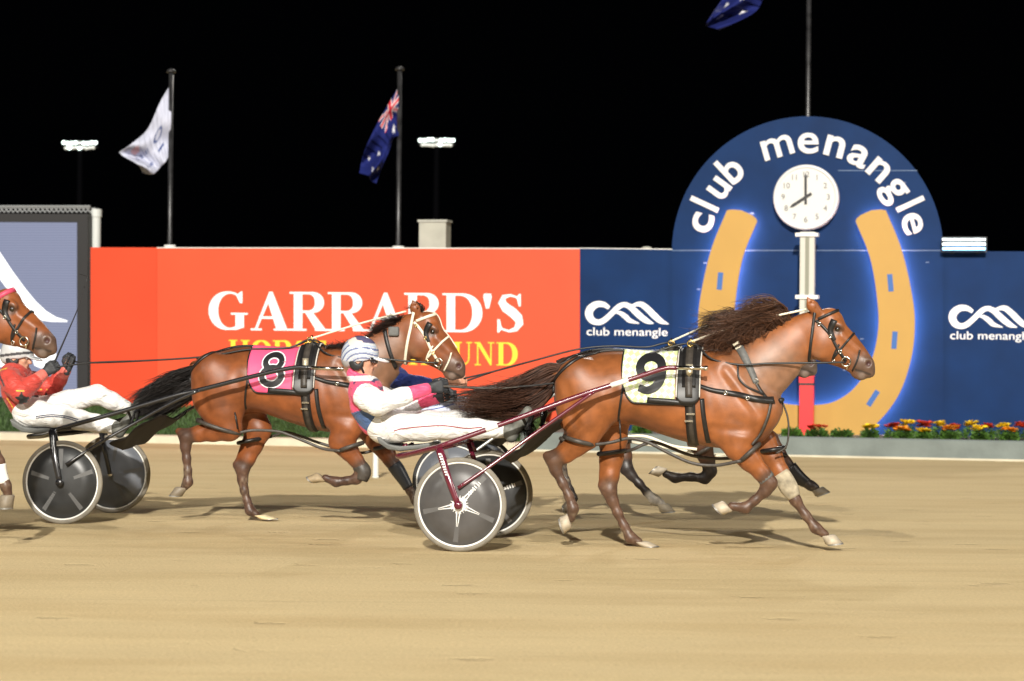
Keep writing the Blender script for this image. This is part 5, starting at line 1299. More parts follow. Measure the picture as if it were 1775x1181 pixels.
def sulky(fr, label, K, paint, R=.342, disc=None, disc_far=None, spoke=None, star=None, turn=(12, 40), decal=True, tip=m_chrome, bars=True, tyre=m_tyre):
    root = fr.root('sulky'); tag(root, label, 'sulky', 'racing sulkies')
    kf = K.get('fr', fr); q3 = lambda p: np.array(kf.loc(*p)); mirror = lambda p: p * np.array((1, -1, 1))
    HT = .64
    wheel(root, -HT, R, -1, disc, spoke, star, turn[0], bars, tyre); wheel(root, HT, R, 1, disc_far or disc, spoke, star, turn[1], bars, tyre)
    sh = [q3(p) for p in K['shaft']]; tipn = K.get('tip', 2)
    for mf in (lambda p: p, mirror):
        P = [mf(p) for p in cat_rom(sh[:-1], 6)] 
        b = MB(); b.tube(P, .0185, 12); s_ = b.build('shaft', paint, root, True)
        b = MB(); b.tube([mf(sh[-2]), mf(sh[-1])], .015, 12); b.tube([mf(sh[-1]) - (.01, 0, 0), mf(sh[-1]) + (.012, 0, 0)], .019, 12); b.build('shaft_tip', tip, s_, True)
        if decal:
            for (t0, t1) in K.get('label_glints', [(.115, .14), (.61, .68)]):  # first band is a white label, second a highlight painted on the tube
                i0, i1 = int(t0 * (len(P) - 1)), max(int(t1 * (len(P) - 1)), int(t0 * (len(P) - 1)) + 1); b = MB(); b.tube(P[i0:i1 + 1], .0195, 12); b.build('shaft_label_glint', m_decal, s_, True)
        f0, f1 = q3(K['fork'][0]), q3(K['fork'][1]); f1 = np.array((0, -HT - .072, R)); b = MB(); b.tube([mf(f0), mf(.5 * (f0 + f1) + (0, -.03, 0)), mf(f1)], [.030, .026, .022], 12, smooth=4, flat=.55); b.lathe([(.001, -.014), (.030, -.014), (.030, .014), (.001, .014)], mf(f1), 'y', 20); fk = b.build('fork', paint, root, True)
        f2 = np.array((0, -HT + .075, R)); b = MB(); b.tube([mf(f0 + (0, .05, 0)), mf(f2)], .018, 10); b.build('fork', paint, root, True)
        if decal:
            b = MB(); d = f1 - f0
            for i in range(9): 
                t = .10 + .045 * i; p = f0 + d * t + (0, -.050 + .02 * abs(t - .3), 0); b.box(mf(p) - (.010, .004, .005), mf(p) + (.010, .004, .006))
            b.build('fork_lettering', m_decal, fk)
        br = [q3(p) for p in K['brace']]; b = MB(); b.tube([mf(p) for p in br], .0135, 10, smooth=5); b.build('brace', paint, root, True)
        fo = [q3(p) for p in K['foot']]; b = MB(); b.tube([mf(fo[0]), mf(fo[1])], .012, 8); b.tube([mf(fo[1] + (0, .06, 0)), mf(fo[1] - (0, .06, 0))], .015, 10); b.tube([mf(fo[1] + (0, .06, 0)), mf(fo[1] + (.03, .06, .10)), mf(fo[1] + (.03, -.05, .10)), mf(fo[1] - (0, .06, 0))], .010, 8, smooth=4); b.build('foot_rest', m_black, root, True)
    # arch under the seat
    a = [q3(p) for p in K['arch']]; P = a + [mirror(p) for p in a[::-1]]; b = MB(); b.tube(P, .021, 12, smooth=5); b.build('arch', paint, root, True)
    b = MB(); f0 = q3(K['fork'][0]); b.tube([f0, mirror(f0)], .020, 12); b.build('cross_bar', paint, root, True)
    # seat
    S = [q3((*p, 0)) for p in K['seat']]; b = MB(); n = len(S); rows = []
    for t, sc in ((-.205, .80), (-.20, .95), (-.18, 1), (.18, 1), (.20, .95), (.205, .80)):
        cen = sum(S) / n; rows.append([(cen[0] + (p[0] - cen[0]) * (.9 + .1 * sc), t, cen[2] + (p[2] - cen[2]) * sc) for p in S])
    v = [p for r in rows for p in r]; f = [tuple(range(n)), tuple((len(rows) - 1) * n + k for k in range(n))]
    for r in range(len(rows) - 1):
        for k in range(n): f.append((r * n + k, r * n + (k + 1) % n, (r + 1) * n + (k + 1) % n, (r + 1) * n + k))
    b.add(v, f); o = b.build('seat', m_seat, root, True); bv = o.modifiers.new('b', 'BEVEL'); bv.width = .008; bv.segments = 2; bv.limit_method = 'ANGLE'
    cs = sum(S) / n; b = MB()
    for sy in (-.12, .12): b.tube([(cs[0], sy, cs[2] - .02), (cs[0] + .03, sy, f0[2])], .015, 8)
    b.build('seat_post', paint, root, True)
    # sagging dust sheet between the lower braces
    ds = [q3(p) for p in K['sheet']]; b = MB(); nu, nv = 10, 14
    L = cat_rom(ds, 5); nu = len(L) - 1
    for i, p in enumerate(L):
        for j in range(nv + 1):
            t = -1 + 2 * j / nv; yy = abs(p[1]) * .8 * t; b.v.append((p[0] + .015 * math.sin(9 * t + i), yy, p[2] - .05 * (1 - t * t) + .012 * math.sin(5 * t + i * .7))); b.c.append(None)
    for i in range(nu):
        for j in range(nv): k = i * (nv + 1) + j; b.f.append((k, k + 1, k + nv + 2, k + nv + 1))
    o = b.build('dust_sheet', m_sheet, root, True); so = o.modifiers.new('t', 'SOLIDIFY'); so.thickness = .006
    return root
m_maroon = mat('maroon_paint', (.115, .010, .026), .22, spec=.6, coat=.6)
m_blk_tube = mat('black_tube', (.014, .014, .016), .25, spec=.6, coat=.4)
m_disc = mat('carbon_disc', (.075, .071, .070), .36, spec=.5, noise=.25, nscale=5)
m_disc_dk = mat('dark_carbon_disc', (.026, .027, .028), .38, spec=.5, noise=.3, nscale=5)
m_disc_pale = mat('pale_disc', (.115, .125, .145), .38, spec=.5, noise=.25, nscale=4)
m_spk = mat('spoke_grey', (.10, .097, .095), .4)
m_spk2 = mat('spoke_silver', (.11, .11, .11), .35)
K1 = dict(shaft=[(757, 776, -.62), (882, 731, -.55), (980, 695, -.49), (1030, 677.5, -.465), (1089, 659, -.43), (1150, 639.5, -.41), (1172, 637.5, -.405), (1224, 638.5, -.40)],
          fork=[(761, 777, -.62), (797, 875, -.70)], brace=[(794, 846, -.70), (850, 808, -.64), (920, 757, -.55), (985, 711, -.50), (1030, 679, -.475)],
          foot=[(905, 723, -.50), (915, 742, -.36)], arch=[(762, 775, -.58), (735, 781, -.44), (700, 790, -.24), (690, 791, -.12)],
          seat=[(663, 756), (669, 757), (683, 769), (702, 772.5), (730, 770), (752, 766), (755, 770), (750, 775), (702, 781), (681, 777.5), (666, 766)],
          sheet=[(868, 795, -.60), (900, 772, -.57), (940, 742, -.53), (965, 725, -.51)])
sulky(MF, 'maroon sulky with white rimmed disc wheels behind the leading horse', K1, m_maroon, disc=m_disc, disc_far=m_disc_dk, spoke=m_spk, star=m_decal, turn=(48, 20))
K2 = dict(shaft=[(100, 744, -.62), (201.6, 716, -.55), (300, 687, -.49), (344, 676.5, -.465), (453, 649, -.43), (507.6, 637.8, -.41), (535, 637.6, -.405), (593, 640, -.40)],
          fork=[(90, 746, -.62), (116, 838, -.70)], brace=[(114, 806, -.70), (171, 769, -.62), (240, 730, -.54), (300, 697, -.50), (345, 677, -.475)],
          foot=[(222, 713, -.50), (231, 735, -.36)], arch=[(92, 750, -.58), (78, 755, -.44), (60, 757, -.24), (50, 757, -.12)],
          seat=[(32, 725), (38, 728), (55, 739), (74, 741.5), (104, 741), (106, 745), (100, 749), (74, 750.5), (52, 748), (36, 737)],
          sheet=[(182, 772, -.60), (212, 753, -.57), (248, 732, -.53), (272, 717, -.51)], label_glints=[])
sulky(SF, 'black sulky with grey spoked disc wheels carrying the red driver', K2, m_blk_tube, disc=m_disc_dk, disc_far=m_disc_pale, spoke=m_spk2, star=None, turn=(-52, 10), decal=False, bars=4)  # far disc paler than the near one: its lit tone is in the colour
K3 = dict(K1); K3['fr'] = MF
sulky(TF, 'grey framed sulky half hidden on the far side of the maroon one', K3, mat('silver_tube', (.30, .30, .29), .3, metal=.5), disc=m_disc_pale, spoke=m_spk2, star=None, turn=(30, 60), decal=False, bars=None, tyre=mat('black_tyre', (.03, .03, .03), .8))

# ================================================================== DRIVERS
m_skin = mat('skin', (.58, .30, .20), .5, attr='Col', sss=.06, noise=.05, nscale=30)
m_cloth_v = bpy.data.materials.new('racing_silks'); m_cloth_v.use_nodes = True
def folds(m, dist, rough=.55, base=None, scale=7):
    nt = m.node_tree; N = nt.nodes; L = nt.links; b = N['Principled BSDF']; b.inputs['Roughness'].default_value = rough; b.inputs['Sheen Weight'].default_value = .1
    if base: b.inputs['Base Color'].default_value = (*base, 1)
    else:
        a = N.new('ShaderNodeVertexColor'); a.layer_name = 'Col'; L.new(a.outputs['Color'], b.inputs['Base Color'])
    tc = N.new('ShaderNodeTexCoord'); n = N.new('ShaderNodeTexNoise'); n.inputs['Scale'].default_value = scale; n.inputs['Detail'].default_value = 4; n.inputs['Distortion'].default_value = 1.4
    mp = N.new('ShaderNodeMapping'); mp.inputs['Scale'].default_value = (1.3, .8, 2.2); mp.inputs['Rotation'].default_value = (0, .6, 0)
    L.new(tc.outputs['Object'], mp.inputs[0]); L.new(mp.outputs[0], n.inputs['Vector'])
    bp = N.new('ShaderNodeBump'); bp.inputs['Strength'].default_value = .9; bp.inputs['Distance'].default_value = dist; L.new(n.outputs['Fac'], bp.inputs['Height']); L.new(bp.outputs[0], b.inputs['Normal'])
    return m
folds(m_cloth_v, .034, .55, None, 6)
m_helm = mat('helmet_shell', (.5, .5, .5), .22, spec=.6, attr='Col', coat=.5)
m_glove = mat('black_glove', (.022, .024, .028), .6, noise=.2, nscale=30, bump=.002, bscale=80)
m_boot_d = mat('driver_boot', (.12, .12, .105), .55, noise=.35, nscale=16)
m_eyew = mat('eye_white', (.6, .58, .55), .3)

def hand_sdf(V, w, tip, y_in, k=1.0, up=None):
    """a fist closed on the reins: palm, four curled fingers of unequal length, thumb on top"""
    w = np.array(w); e1 = np.array(tip) - w; e1 /= np.linalg.norm(e1); up = np.array((0, 0, 1.)) if up is None else np.array(up)
    e2 = up - e1 * up.dot(e1); e2 /= np.linalg.norm(e2); m_ = np.array((0, y_in, 0.)); m_ = m_ - e1 * m_.dot(e1); m_ /= np.linalg.norm(m_)
    p = lambda a, b_, c: w + (e1 * a + e2 * b_ + m_ * c) * k
    kn = []
    for i in range(4):
        o = .031 - .021 * i; Kk = p(.088 - .004 * abs(i - 1), o, -.008); kn.append(Kk)
        V.seg(p(.005, o * .55, 0), Kk, .019 * k, .0145 * k, .012)
        l = (.95, 1.05, 1.0, .82)[i]; q1 = p(.088 + .034 * l, o, .010); q2 = p(.080 + .028 * l, o - .002, .036 * l); q3_ = p(.050, o - .003, .040)
        V.chain([Kk, q1, q2, q3_], [.0118 * k, .0108 * k, .0100 * k, .0088 * k], .004)
    V.chain([p(.02, .022, .008), p(.050, .046, .020), p(.082, .050, .026), p(.104, .040, .030)], [.017 * k, .0135 * k, .0118 * k, .0098 * k], .008)
    return p

def driver(fr, label, D, gl=True):
    root = fr.root('person'); tag(root, label, 'person', 'drivers sitting on the sulkies')
    q3 = lambda p: np.array(fr.loc(*p)); kf = D.get('fr', fr); 
    T = [q3((*p, 0)) for p in D['torso']]; TR = D['torso_r']; hc = q3((*D['head'], 0)); fa = rad(D.get('face', -6))
    f_ = np.array((math.cos(fa), 0, math.sin(fa))); u_ = np.array((-math.sin(fa), 0, math.cos(fa))); hpt = lambda a, b_, y=0.: hc + f_ * a + u_ * b_ + np.array((0, y, 0))
    arms = {s: [q3(p) for p in D['arm_' + s]] for s in 'nf'}; legs = {s: [q3(p) for p in D['leg_' + s]] for s in 'nf'}
    allp = np.array(T + [hc + (0, 0, .25), hc] + sum(arms.values(), []) + sum(legs.values(), [])); lo = allp.min(0) - .22; hi = allp.max(0) + .22
    # --- the body, one continuous skin
    V = Vol(lo, hi, .0068)
    V.ell(hpt(-.008, .022), (.098, .077, .104), fa, .02); V.ell(hpt(.030, -.050), (.066, .058, .082), fa, .03); V.ell(hpt(.066, -.104), (.026, .028, .022), fa, .02)
    V.seg(hpt(.090, .010), hpt(.114, -.034), .011, .0165, .012); V.seg(hpt(.083, .024, -.034), hpt(.083, .024, .034), .014, .014, .02)
    V.seg(hpt(.040, -.085, -.045), hpt(.066, -.10, -.014), .016, .016, .02); V.seg(hpt(.040, -.085, .045), hpt(.066, -.10, .014), .016, .016, .02)
    for s_ in (-1, 1):
        V.ell(hpt(.062, -.026, .040 * s_), (.024, .018, .02), fa, .02); V.ell(hpt(.092, .002, .033 * s_), (.014, .017, .012), fa, .01, 's')
        V.ell(hpt(-.008, -.012, .080 * s_), (.028, .012, .036), fa - .2, .008); V.ell(hpt(-.004, -.012, .092 * s_), (.013, .008, .020), fa, .006, 's')
    V.seg(hpt(.094, -.062, -.02), hpt(.094, -.062, .02), .009, .009, .008); V.seg(hpt(.090, -.080, -.017), hpt(.090, -.080, .017), .010, .010, .008); V.seg(hpt(.104, -.071, -.024), hpt(.104, -.071, .024), .003, .003, .004, op='s')
    V.seg(hpt(-.03, -.06), T[0] + (.0, 0, .10), .056, .062, .03, 1.0)
    V.chain(T, [r - .03 for r in TR], .04, [1.35] * len(T))
    for s, sg in (('n', -1), ('f', 1)):
        A = arms[s]; V.seg(T[0] + (0, .10 * sg, .03), A[0], .075, .055, .05); V.chain(A[:3], [.050, .040, .028], .02); hand_sdf(V, A[2] , A[3], -sg)
        L = legs[s]; V.chain(L[:3], [.082, .056, .038], .03); V.seg(L[2], L[3], .034, .03, .02); V.seg(L[3], L[4], .032, .026, .02)
    def skinc(P):
        C = np.tile(np.array((.56, .29, .19)), (len(P), 1)); n2 = vnoise(P, 30, 4); C = C * (.92 + .16 * n2)[:, None]
        l = hpt(.10, -.07); d = np.linalg.norm((P - l) * (1, .7, 1.6), axis=1); C = mixc(C, (.48, .19, .14), sstep(.026, .014, d) * .8)
        j = hpt(.05, -.09); d = np.linalg.norm(P - j, axis=1); C = mixc(C, (.36, .21, .15), sstep(.075, .04, d) * D.get('stubble', .35)); return C
    body, _, _ = V.build('body', m_skin, root, skinc)
    for s_ in (-1, 1):
        e = hpt(.086, .002, .033 * s_); b = MB(); b.lathe([(.0001, -.012)] + [(.012 * math.sin(t), -.012 * math.cos(t)) for t in np.linspace(.3, 2.84, 8)] + [(.0001, .012)], e, 'y', 14); ey = b.build('eye', m_eyew, body, True)
        b = MB(); i_ = hpt(.0955, .002, .033 * s_); b.lathe([(.0001, -.005)] + [(.005 * math.sin(t), -.005 * math.cos(t)) for t in np.linspace(.4, 2.7, 6)] + [(.0001, .005)], i_, 'y', 10); b.build('pupil', m_eye, ey, True)
    # --- helmet
    V = Vol(hc - .30, hc + .30, .006)
    V.ell(hpt(-.016, .036), (.143, .112, .136), fa, .01); V.ell(hpt(-.085, -.02), (.068, .085, .07), fa, .03)
    n0 = np.array((-.10, -.088)); n1 = np.array((.10, .012)); dd_ = (n1 - n0) / np.linalg.norm(n1 - n0); nn = f_ * dd_[1] - u_ * dd_[0]
    V.plane(hpt(.0, -.036), nn, .012)
    V.ell(hpt(.012, -.075), (.062, .2, .055), fa, .02, 's')
    V.ell(hpt(.145, .010), (.070, .082, .013), fa - .12, .012)
    V.ell(hpt(-.008, .020), (.112, .091, .112), fa, .006, 's'); V.seg(hpt(0, -.02), hpt(.05, -.2), .09, .09, .01, op='s')
    hcol = D['helmet']; V.build('helmet', m_helm, root, lambda P: hcol((P - hc) @ f_, (P - hc) @ u_, P[:, 1], P))
    b = MB()
    for s_ in (-1, 1): b.tube([hpt(.01, -.03, .094 * s_), hpt(.035, -.085, .070 * s_), hpt(.055, -.128, .025 * s_), hpt(.058, -.132, 0)], .009, 6, smooth=4)
    b.build('chin_strap', m_black, root, True)
    for s_ in (-1, 1): V = Vol(hc - .30, hc + .30, .006); V.ell(hpt(-.018, -.030, .088 * s_), (.058, .012, .062), fa, .01); V.ell(hpt(-.004, -.012, .098 * s_), (.024, .03, .028), fa, .006, 's'); V.build('ear_guard', m_black, root)
    if D.get('glasses'):
        b = MB(); R2 = []
        for t in np.linspace(-1, 1, 21): R2.append((.118 - .035 * abs(t) ** 2.4, .085 * t))
        vv = []; ff = []
        for a, y in R2: vv += [hpt(a, .022, y), hpt(a + .004, -.016 + .008 * (abs(y) < .012), y)]
        for i in range(20): ff.append((2 * i, 2 * i + 1, 2 * i + 3, 2 * i + 2))
        b.add(vv, ff); o = b.build('glasses', mat('dark_lens', (.02, .02, .022), .15, coat=.6), root, True); so = o.modifiers.new('t', 'SOLIDIFY'); so.thickness = .004
    # --- jacket
    V = Vol(lo, hi, .0078)
    V.chain(T, TR, .05, [1.38, 1.32, 1.30, 1.32][:len(T)]); V.seg(T[0] + (0, 0, .06), hc - u_ * .125 - f_ * .035, .085, .066, .04)
    for s, sg in (('n', -1), ('f', 1)):
        A = arms[s]; V.seg(T[0] + (0, .09 * sg, .03), A[0], .10, .078, .05); 
        cut = D.get('sleeve', .93); e = A[1] + (A[2] - A[1]) * cut; V.chain([A[0], .5 * (A[0] + A[1]), A[1], .5 * (A[1] + e), e], [.090, .094, .084, .066, .047], .03); 
    fj = vnoise
    jm = V.mesh(2); P, Fs = jm
    def jcol(P):
        arm_d = np.full(len(P), 9.); arm_t = np.zeros(len(P))
        for s in 'nf':
            A = arms[s]
            for i in (0, 1):
                a, b_ = A[i], A[i + 1]; ba = b_ - a; t = np.clip(((P - a) @ ba) / ba.dot(ba), 0, 1); d = np.linalg.norm(P - a - t[:, None] * ba, axis=1); w = d < arm_d; arm_d = np.where(w, d, arm_d); arm_t = np.where(w, t + i, arm_t)
        return D['jacket'](P, arm_d, arm_t, kf)
    V.build('jacket', m_cloth_v, root, jcol)
    # --- trousers
    V = Vol(lo, hi, .0078)
    V.seg(T[-1] - (0, .07, 0), T[-1] + (0, .07, 0), TR[-1] + .004, TR[-1] + .004, .05); V.seg(T[-2] * .35 + T[-1] * .65, T[-1], TR[-1] + .006, TR[-1] + .01, .04, 1.32)
    for s, sg in (('n', -1), ('f', 1)):
        L = legs[s]; e = L[1] + (L[2] - L[1]) * .92; V.seg(T[-1] + (0, .07 * sg, 0), L[0], .125, .112, .05); V.chain([L[0], .5 * (L[0] + L[1]), L[1], .5 * (L[1] + e), e], [.108, .100, .082, .074, .060], .03)
    ob, P, Fs = V.build('trousers', D['trouser_m'], root)
    bv = BVHTree.FromPolygons([Vector(p) for p in P], [tuple(f) for f in Fs])
    class HH: pass
    hh = HH(); hh.bvh = bv
    if D.get('piping'):
        for pl in D['piping']:
            b = MB(); pp = [np.array(fr.loc(*p, -.2))[[0, 2]] for p in pl]; pts = []
            for p in cat_rom(pp, 6): pts.append(on_side(hh, p, .001))
            b.tube(pts, .0045, 5); b.build('piping', D['piping_m'], ob, True)
    # --- boots
    for s in 'nf':
        V = Vol(lo, hi, .0075); L = legs[s]; V.seg(L[1] + (L[2] - L[1]) * .86, L[2], .052, .048, .02); V.seg(L[2], L[3], .048, .040, .02); V.seg(L[3], .4 * L[3] + .6 * L[4], .041, .044, .02, 1.05); V.seg(.4 * L[3] + .6 * L[4], L[4], .043, .034, .02, 1.15); V.build('boot', m_boot_d, root)
    # --- gloves
    if gl:
        for s, sg in (('n', -1), ('f', 1)):
            A = arms[s]; V = Vol(np.minimum(A[2], A[3]) - .13, np.maximum(A[2], A[3]) + .13, .0052)
            V.seg(A[2] - (A[3] - A[2]) * .18, A[2] + (A[3] - A[2]) * .1, .038, .034, .01); hand_sdf(V, A[2], A[3], -sg, 1.09); V.build('glove', m_glove, root)
    return root, hh, arms
def star_poly(cx, cy, r):
    return [(cx + (r if i % 2 == 0 else r * .42) * math.sin(i * math.pi / 5), cy - (r if i % 2 == 0 else r * .42) * math.cos(i * math.pi / 5)) for i in range(10)]
def px_of(kf, P):
    """side-view coordinates of body points, in the photograph's pixel measure at the body's mid plane (a fixed length unit on the person)"""
    o = kf.loc(640, 680); e = kf.loc(740, 680); k = 100 / (e[0] - o[0]); return 640 + (P[:, 0] - o[0]) * k, 680 - (P[:, 2] - o[2]) * k
def put_poly(C, x, y, poly, col, mask=None):
    w = in_poly(x, y, poly); 
    if mask is not None: w &= mask
    C[w] = col
PINK, NAVY, WHITE = (.86, .085, .20), (.022, .035, .12), (.80, .80, .80)
def jacket_main(P, ad, at_, kf):
    x, y = px_of(kf, P); C = np.tile(np.array(PINK), (len(P), 1)); 
    put_poly(C, x, y, [(612, 716), (655, 704), (694, 722), (680, 764), (666, 764), (646, 748), (628, 735)], (.06, .115, .26)); put_poly(C, x, y, [(682, 704), (704, 700), (716, 724), (700, 726)], NAVY)
    put_poly(C, x, y, [(640, 712), (660, 708), (671, 722), (664, 734), (655, 724)], PINK) if False else None
    for cx, cy, r in ((606, 692, 6), (607, 712, 4), (622, 664, 4), (652, 660, 5), (664, 672, 6), (668, 690, 6), (612, 735, 4)): put_poly(C, x, y, star_poly(cx, cy, r), NAVY)
    put_poly(C, x, y, [(600, 654), (655, 650), (650, 660), (604, 662)], WHITE)
    arm = (ad < .112) & (at_ > .02); C[arm] = WHITE; C[arm & (at_ > 1.62)] = PINK
    return C
def helm_main(a, u, y, P):
    n = vnoise(P, 7, 21); g_ = np.hypot(a - .05, u + .12) + .05 * n; st = np.mod(g_ * 26, 1.0); C = np.tile(np.array((.55, .57, .60)), (len(P), 1))
    C[(st < .30)] = (.12, .15, .30); C[(st > .48) & (st < .62)] = (.32, .42, .62); C[u > .105 + .05 * n] = (.10, .09, .17)
    w = (vnoise(P, 16, 5) > .62) & (u > .09); C[w] = (.75, .62, .55); C[a > .125] = (.80, .80, .80); C[u < -.03] = (.34, .34, .36); return C

def new_mat(n): m = bpy.data.materials.new(n); m.use_nodes = True; return m
m_tr_w = folds(new_mat('white_trousers'), .032, .6, (.78, .77, .75), 6)
m_tr_b = folds(new_mat('pale_blue_trousers'), .018, .6, (.66, .71, .88), 6)
d1, d1h, d1a = driver(MF, 'driver in pink and navy starred jacket and white trousers on the maroon sulky', dict(
    head=(627, 622), face=-7, glasses=True, torso=[(634, 682), (640, 705), (653, 727), (669, 738)], torso_r=[.128, .130, .126, .112],
    arm_n=[(629, 684, -.205), (654, 701, -.31), (745, 673, -.13), (778, 667, -.11)], arm_f=[(640, 682, .20), (684, 704, .29), (762, 689, .12), (798, 686, .10)],
    leg_n=[(686, 741, -.11), (782, 742, -.17), (879, 746, -.28), (886, 757, -.28), (915, 712, -.28)], leg_f=[(692, 738, .11), (790, 731, .14), (881, 728, .26), (890, 737, .26), (916, 694, .26)],
    helmet=helm_main, jacket=jacket_main, trouser_m=m_tr_w, piping=[[(684, 747), (700, 743), (740, 739), (775, 738), (810, 742), (840, 740)]], piping_m=mat('dark_red_piping', (.28, .02, .04), .6), stubble=.7))
def px_of2(kf, P):
    o = kf.loc(40, 680); e = kf.loc(140, 680); k = 100 / (e[0] - o[0]); return 40 + (P[:, 0] - o[0]) * k, 680 - (P[:, 2] - o[2]) * k
def near_line(x, y, pl, w):
    r = np.zeros(x.shape, bool)
    for a, b_ in zip(pl[:-1], pl[1:]):
        ax, ay = a; bx, by = b_; L2 = (bx - ax) ** 2 + (by - ay) ** 2; t = np.clip(((x - ax) * (bx - ax) + (y - ay) * (by - ay)) / L2, 0, 1); r |= np.hypot(x - ax - t * (bx - ax), y - ay - t * (by - ay)) < w
    return r
def jacket_red(P, ad, at_, kf):
    x, y = px_of2(kf, P); C = np.tile(np.array((.50, .050, .036)), (len(P), 1)); arm = (ad < .09) & (at_ > .1); out = P[:, 1] < .06
    C[near_line(x, y, [(24, 690), (31, 700), (40, 718)], 1.0) & ~arm] = (.72, .42, .03); C[near_line(x, y, [(1, 655), (10, 644), (27, 640)], 1.1)] = (.72, .42, .03)
    C[near_line(x, y, [(15, 645), (22, 656), (31, 668)], 1.7) & (P[:, 1] < -.15)] = (.03, .03, .05)
    put_poly(C, x, y, star_poly(66, 690, 14), (.015, .015, .015), ~arm); C[near_line(x, y, [(58, 676), (72, 676), (80, 690)], .9) & ~arm] = (.72, .50, .05)
    C[arm & (at_ > 1.72)] = (.62, .14, .11); return C
def helm_grey(a, u, y, P):
    C = np.tile(np.array((.50, .51, .52)), (len(P), 1)); C[np.abs(u - .02 - .3 * a) < .012] = (.06, .06, .07); C[u > .13] = (.08, .08, .09); return C
d2, d2h, d2a = driver(SF, 'driver in red jacket and white trousers leaning back on the black sulky', dict(
    head=(32, 618), face=-10, torso=[(27, 656), (31, 679), (42, 700), (54, 714)], torso_r=[.125, .122, .118, .108],
    arm_n=[(16, 657, -.205), (36, 682, -.31), (77, 647, -.17), (101, 630, -.15)], arm_f=[(36, 656, .20), (90, 674, .27), (116, 640, .16), (125, 615, .15)],
    leg_n=[(64, 717, -.11), (138, 728, -.17), (200, 741, -.28), (207, 750, -.28), (227, 722, -.28)], leg_f=[(68, 711, .11), (168, 684, .16), (222, 708, .27), (231, 718, .27), (246, 690, .27)],
    helmet=helm_grey, jacket=jacket_red, trouser_m=m_tr_w, piping=[[(64, 722), (90, 719), (115, 721), (140, 727)], [(64, 725), (90, 722), (115, 724), (138, 730)]], piping_m=mat('navy_piping', (.03, .04, .10), .6), stubble=.2))
def jacket_blue(P, ad, at_, kf): return np.tile(np.array((.045, .085, .42)), (len(P), 1)) * (.95 + .1 * vnoise(P, 8, 3))[:, None]
d3, d3h, d3a = driver(TF, 'driver in blue jacket and pale blue trousers behind the pink driver', dict(
    head=(683, 606), face=-6, torso=[(685, 664), (688, 684), (697, 706), (709, 722)], torso_r=[.128, .128, .124, .118], sleeve=.42,
    arm_n=[(680, 664, -.205), (714, 668, -.28), (781, 659, -.13), (815, 656, -.11)], arm_f=[(692, 663, .20), (726, 674, .28), (786, 664, .12), (818, 661, .10)],
    leg_n=[(718, 722, -.11), (797, 709, -.17), (862, 741, -.28), (868, 748, -.28), (888, 722, -.28)], leg_f=[(722, 718, .11), (800, 704, .14), (864, 736, .26), (872, 742, .26), (892, 716, .26)],
    helmet=lambda a, u, y, P: np.tile(np.array((.75, .75, .76)), (len(P), 1)), jacket=jacket_blue, trouser_m=m_tr_b), gl=False)
# name running along the near thigh of the pale blue trousers
me = text_mesh('NATHAN.DAWSON', .004, 0.0); b = MB(); v = np.array([q.co for q in me.vertices]); w0 = v[:, 0].max() - v[:, 0].min()
out = []
for p in v:
    u = p[0] / w0; px_ = 743 + u * 44; py_ = 706.5 - u * 8 - p[1] * 7.2 ; out.append(on_side(d3h, np.array(TF.loc(px_, py_, -.15))[[0, 2]], .006))
b.add(out, [tuple(f.vertices) for f in me.polygons]); bpy.data.meshes.remove(me)
tr3 = [o for o in d3.children if o.name.startswith('trousers')][0]
b.build('lettering', mat('navy_print', (.04, .06, .2), .6), tr3, fix=False)
for pl in ([(728, 712), (760, 708), (790, 700)], [(798, 703), (812, 715), (830, 722)]):
    b = MB(); b.tube([on_side(d3h, np.array(TF.loc(*p, -.15))[[0, 2]], .002) for p in cat_rom(pl, 6)], .005, 5); b.build('piping', mat('blue_piping', (.08, .12, .42), .6), tr3, True)

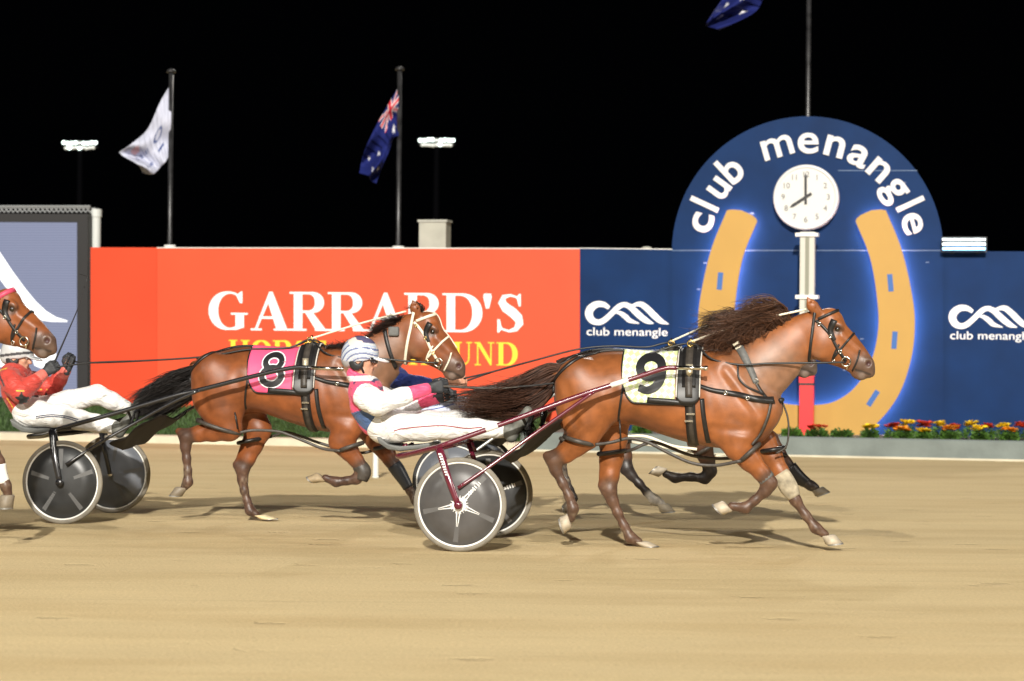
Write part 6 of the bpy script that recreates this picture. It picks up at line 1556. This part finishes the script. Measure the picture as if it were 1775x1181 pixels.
# ================================================================== REINS AND WHIP
def reins(fr, label, hands, mids, hs, bit=True):
    root = fr.root('reins'); tag(root, label, 'reins', 'reins of the harness horses')
    for s_, hnd in ((-1, hands[0]), (1, hands[1])):
        t = hs.G(1198, 607); P = [np.array(hnd)] + [np.array(fr.loc(p[0], p[1], s_ * p[2])) for p in mids] + [np.array((t[0], .07 * s_, t[1] + .05))]
        nb = [hs.G(1236, 622), hs.bp(1285, 632), hs.bp(1335, 630)]; yy = (.20, .215, .165)
        for q, y in zip(nb, yy): h_ = on_side(hs, q, .03, s_); P.append(np.array((q[0], h_[1], q[1])))
        c = on_side(hs, hs.hp(1467, 628), .022, s_); th = on_side(hs, hs.hp(1412, 628), .03, s_); P += [np.array((hs.hp(1412, 629)[0], s_ * .125, hs.hp(1412, 629)[1])), c]
        b = MB(); b.tube(P, .0085, 6, smooth=6, flat=.5); b.build('rein', m_leather, root, True)
    return root
gp = lambda A: .45 * A[2] + .55 * A[3]
reins(MF, 'black reins running from the pink driver to the leading horse', (gp(d1a['n']), gp(d1a['f'])), [(850, 672, .10), (930, 668, .12), (1000, 656, .14), (1055, 634, .12), (1120, 615, .09)], h1)
reins(SF, 'black reins running from the red driver to the second horse', (gp(d2a['n']), gp(d2a['f'])), [(160, 629, .14), (260, 625, .15), (360, 618, .14), (430, 606, .12), (500, 603, .09)], h2)
reins(TF, 'black reins running from the blue driver to the far dark horse', (gp(d3a['n']), gp(d3a['f'])), [(860, 643, .12), (930, 624, .13), (1000, 606, .12), (1060, 600, .1), (1120, 602, .09)], h3)
w = gp(d2a['n']); root = SF.root('whip'); tag(root, 'thin black whip held upright by the red driver', 'whip')
b = MB(); b.tube([w - (.02, 0, .05), w + (.01, 0, .02), np.array(SF.loc(118, 575, -.16)), np.array(SF.loc(136, 532, -.16)), np.array(SF.loc(146, 498, -.15))], [.009, .009, .006, .004, .003], 7, smooth=5); b.build('shaft', m_black, root, True)
b = MB(); b.tube([np.array(SF.loc(146, 498, -.15)), np.array(SF.loc(151, 484, -.14)), np.array(SF.loc(147, 478, -.12)), np.array(SF.loc(138, 476, -.1))], .003, 5, smooth=5); b.build('lash', m_black, root, True)
w = gp(d1a['n']); root = MF.root('whip'); tag(root, 'short dark whip held level by the pink driver', 'whip')
b = MB(); b.tube([w - (.03, 0, .01), w + (.05, -.01, 0), np.array(MF.loc(850, 674, -.16)), np.array(MF.loc(900, 671, -.18))], [.011, .010, .007, .004], 7, smooth=5); b.build('shaft', m_leather2, root, True)
# spare rein end hanging from the red driver's hand
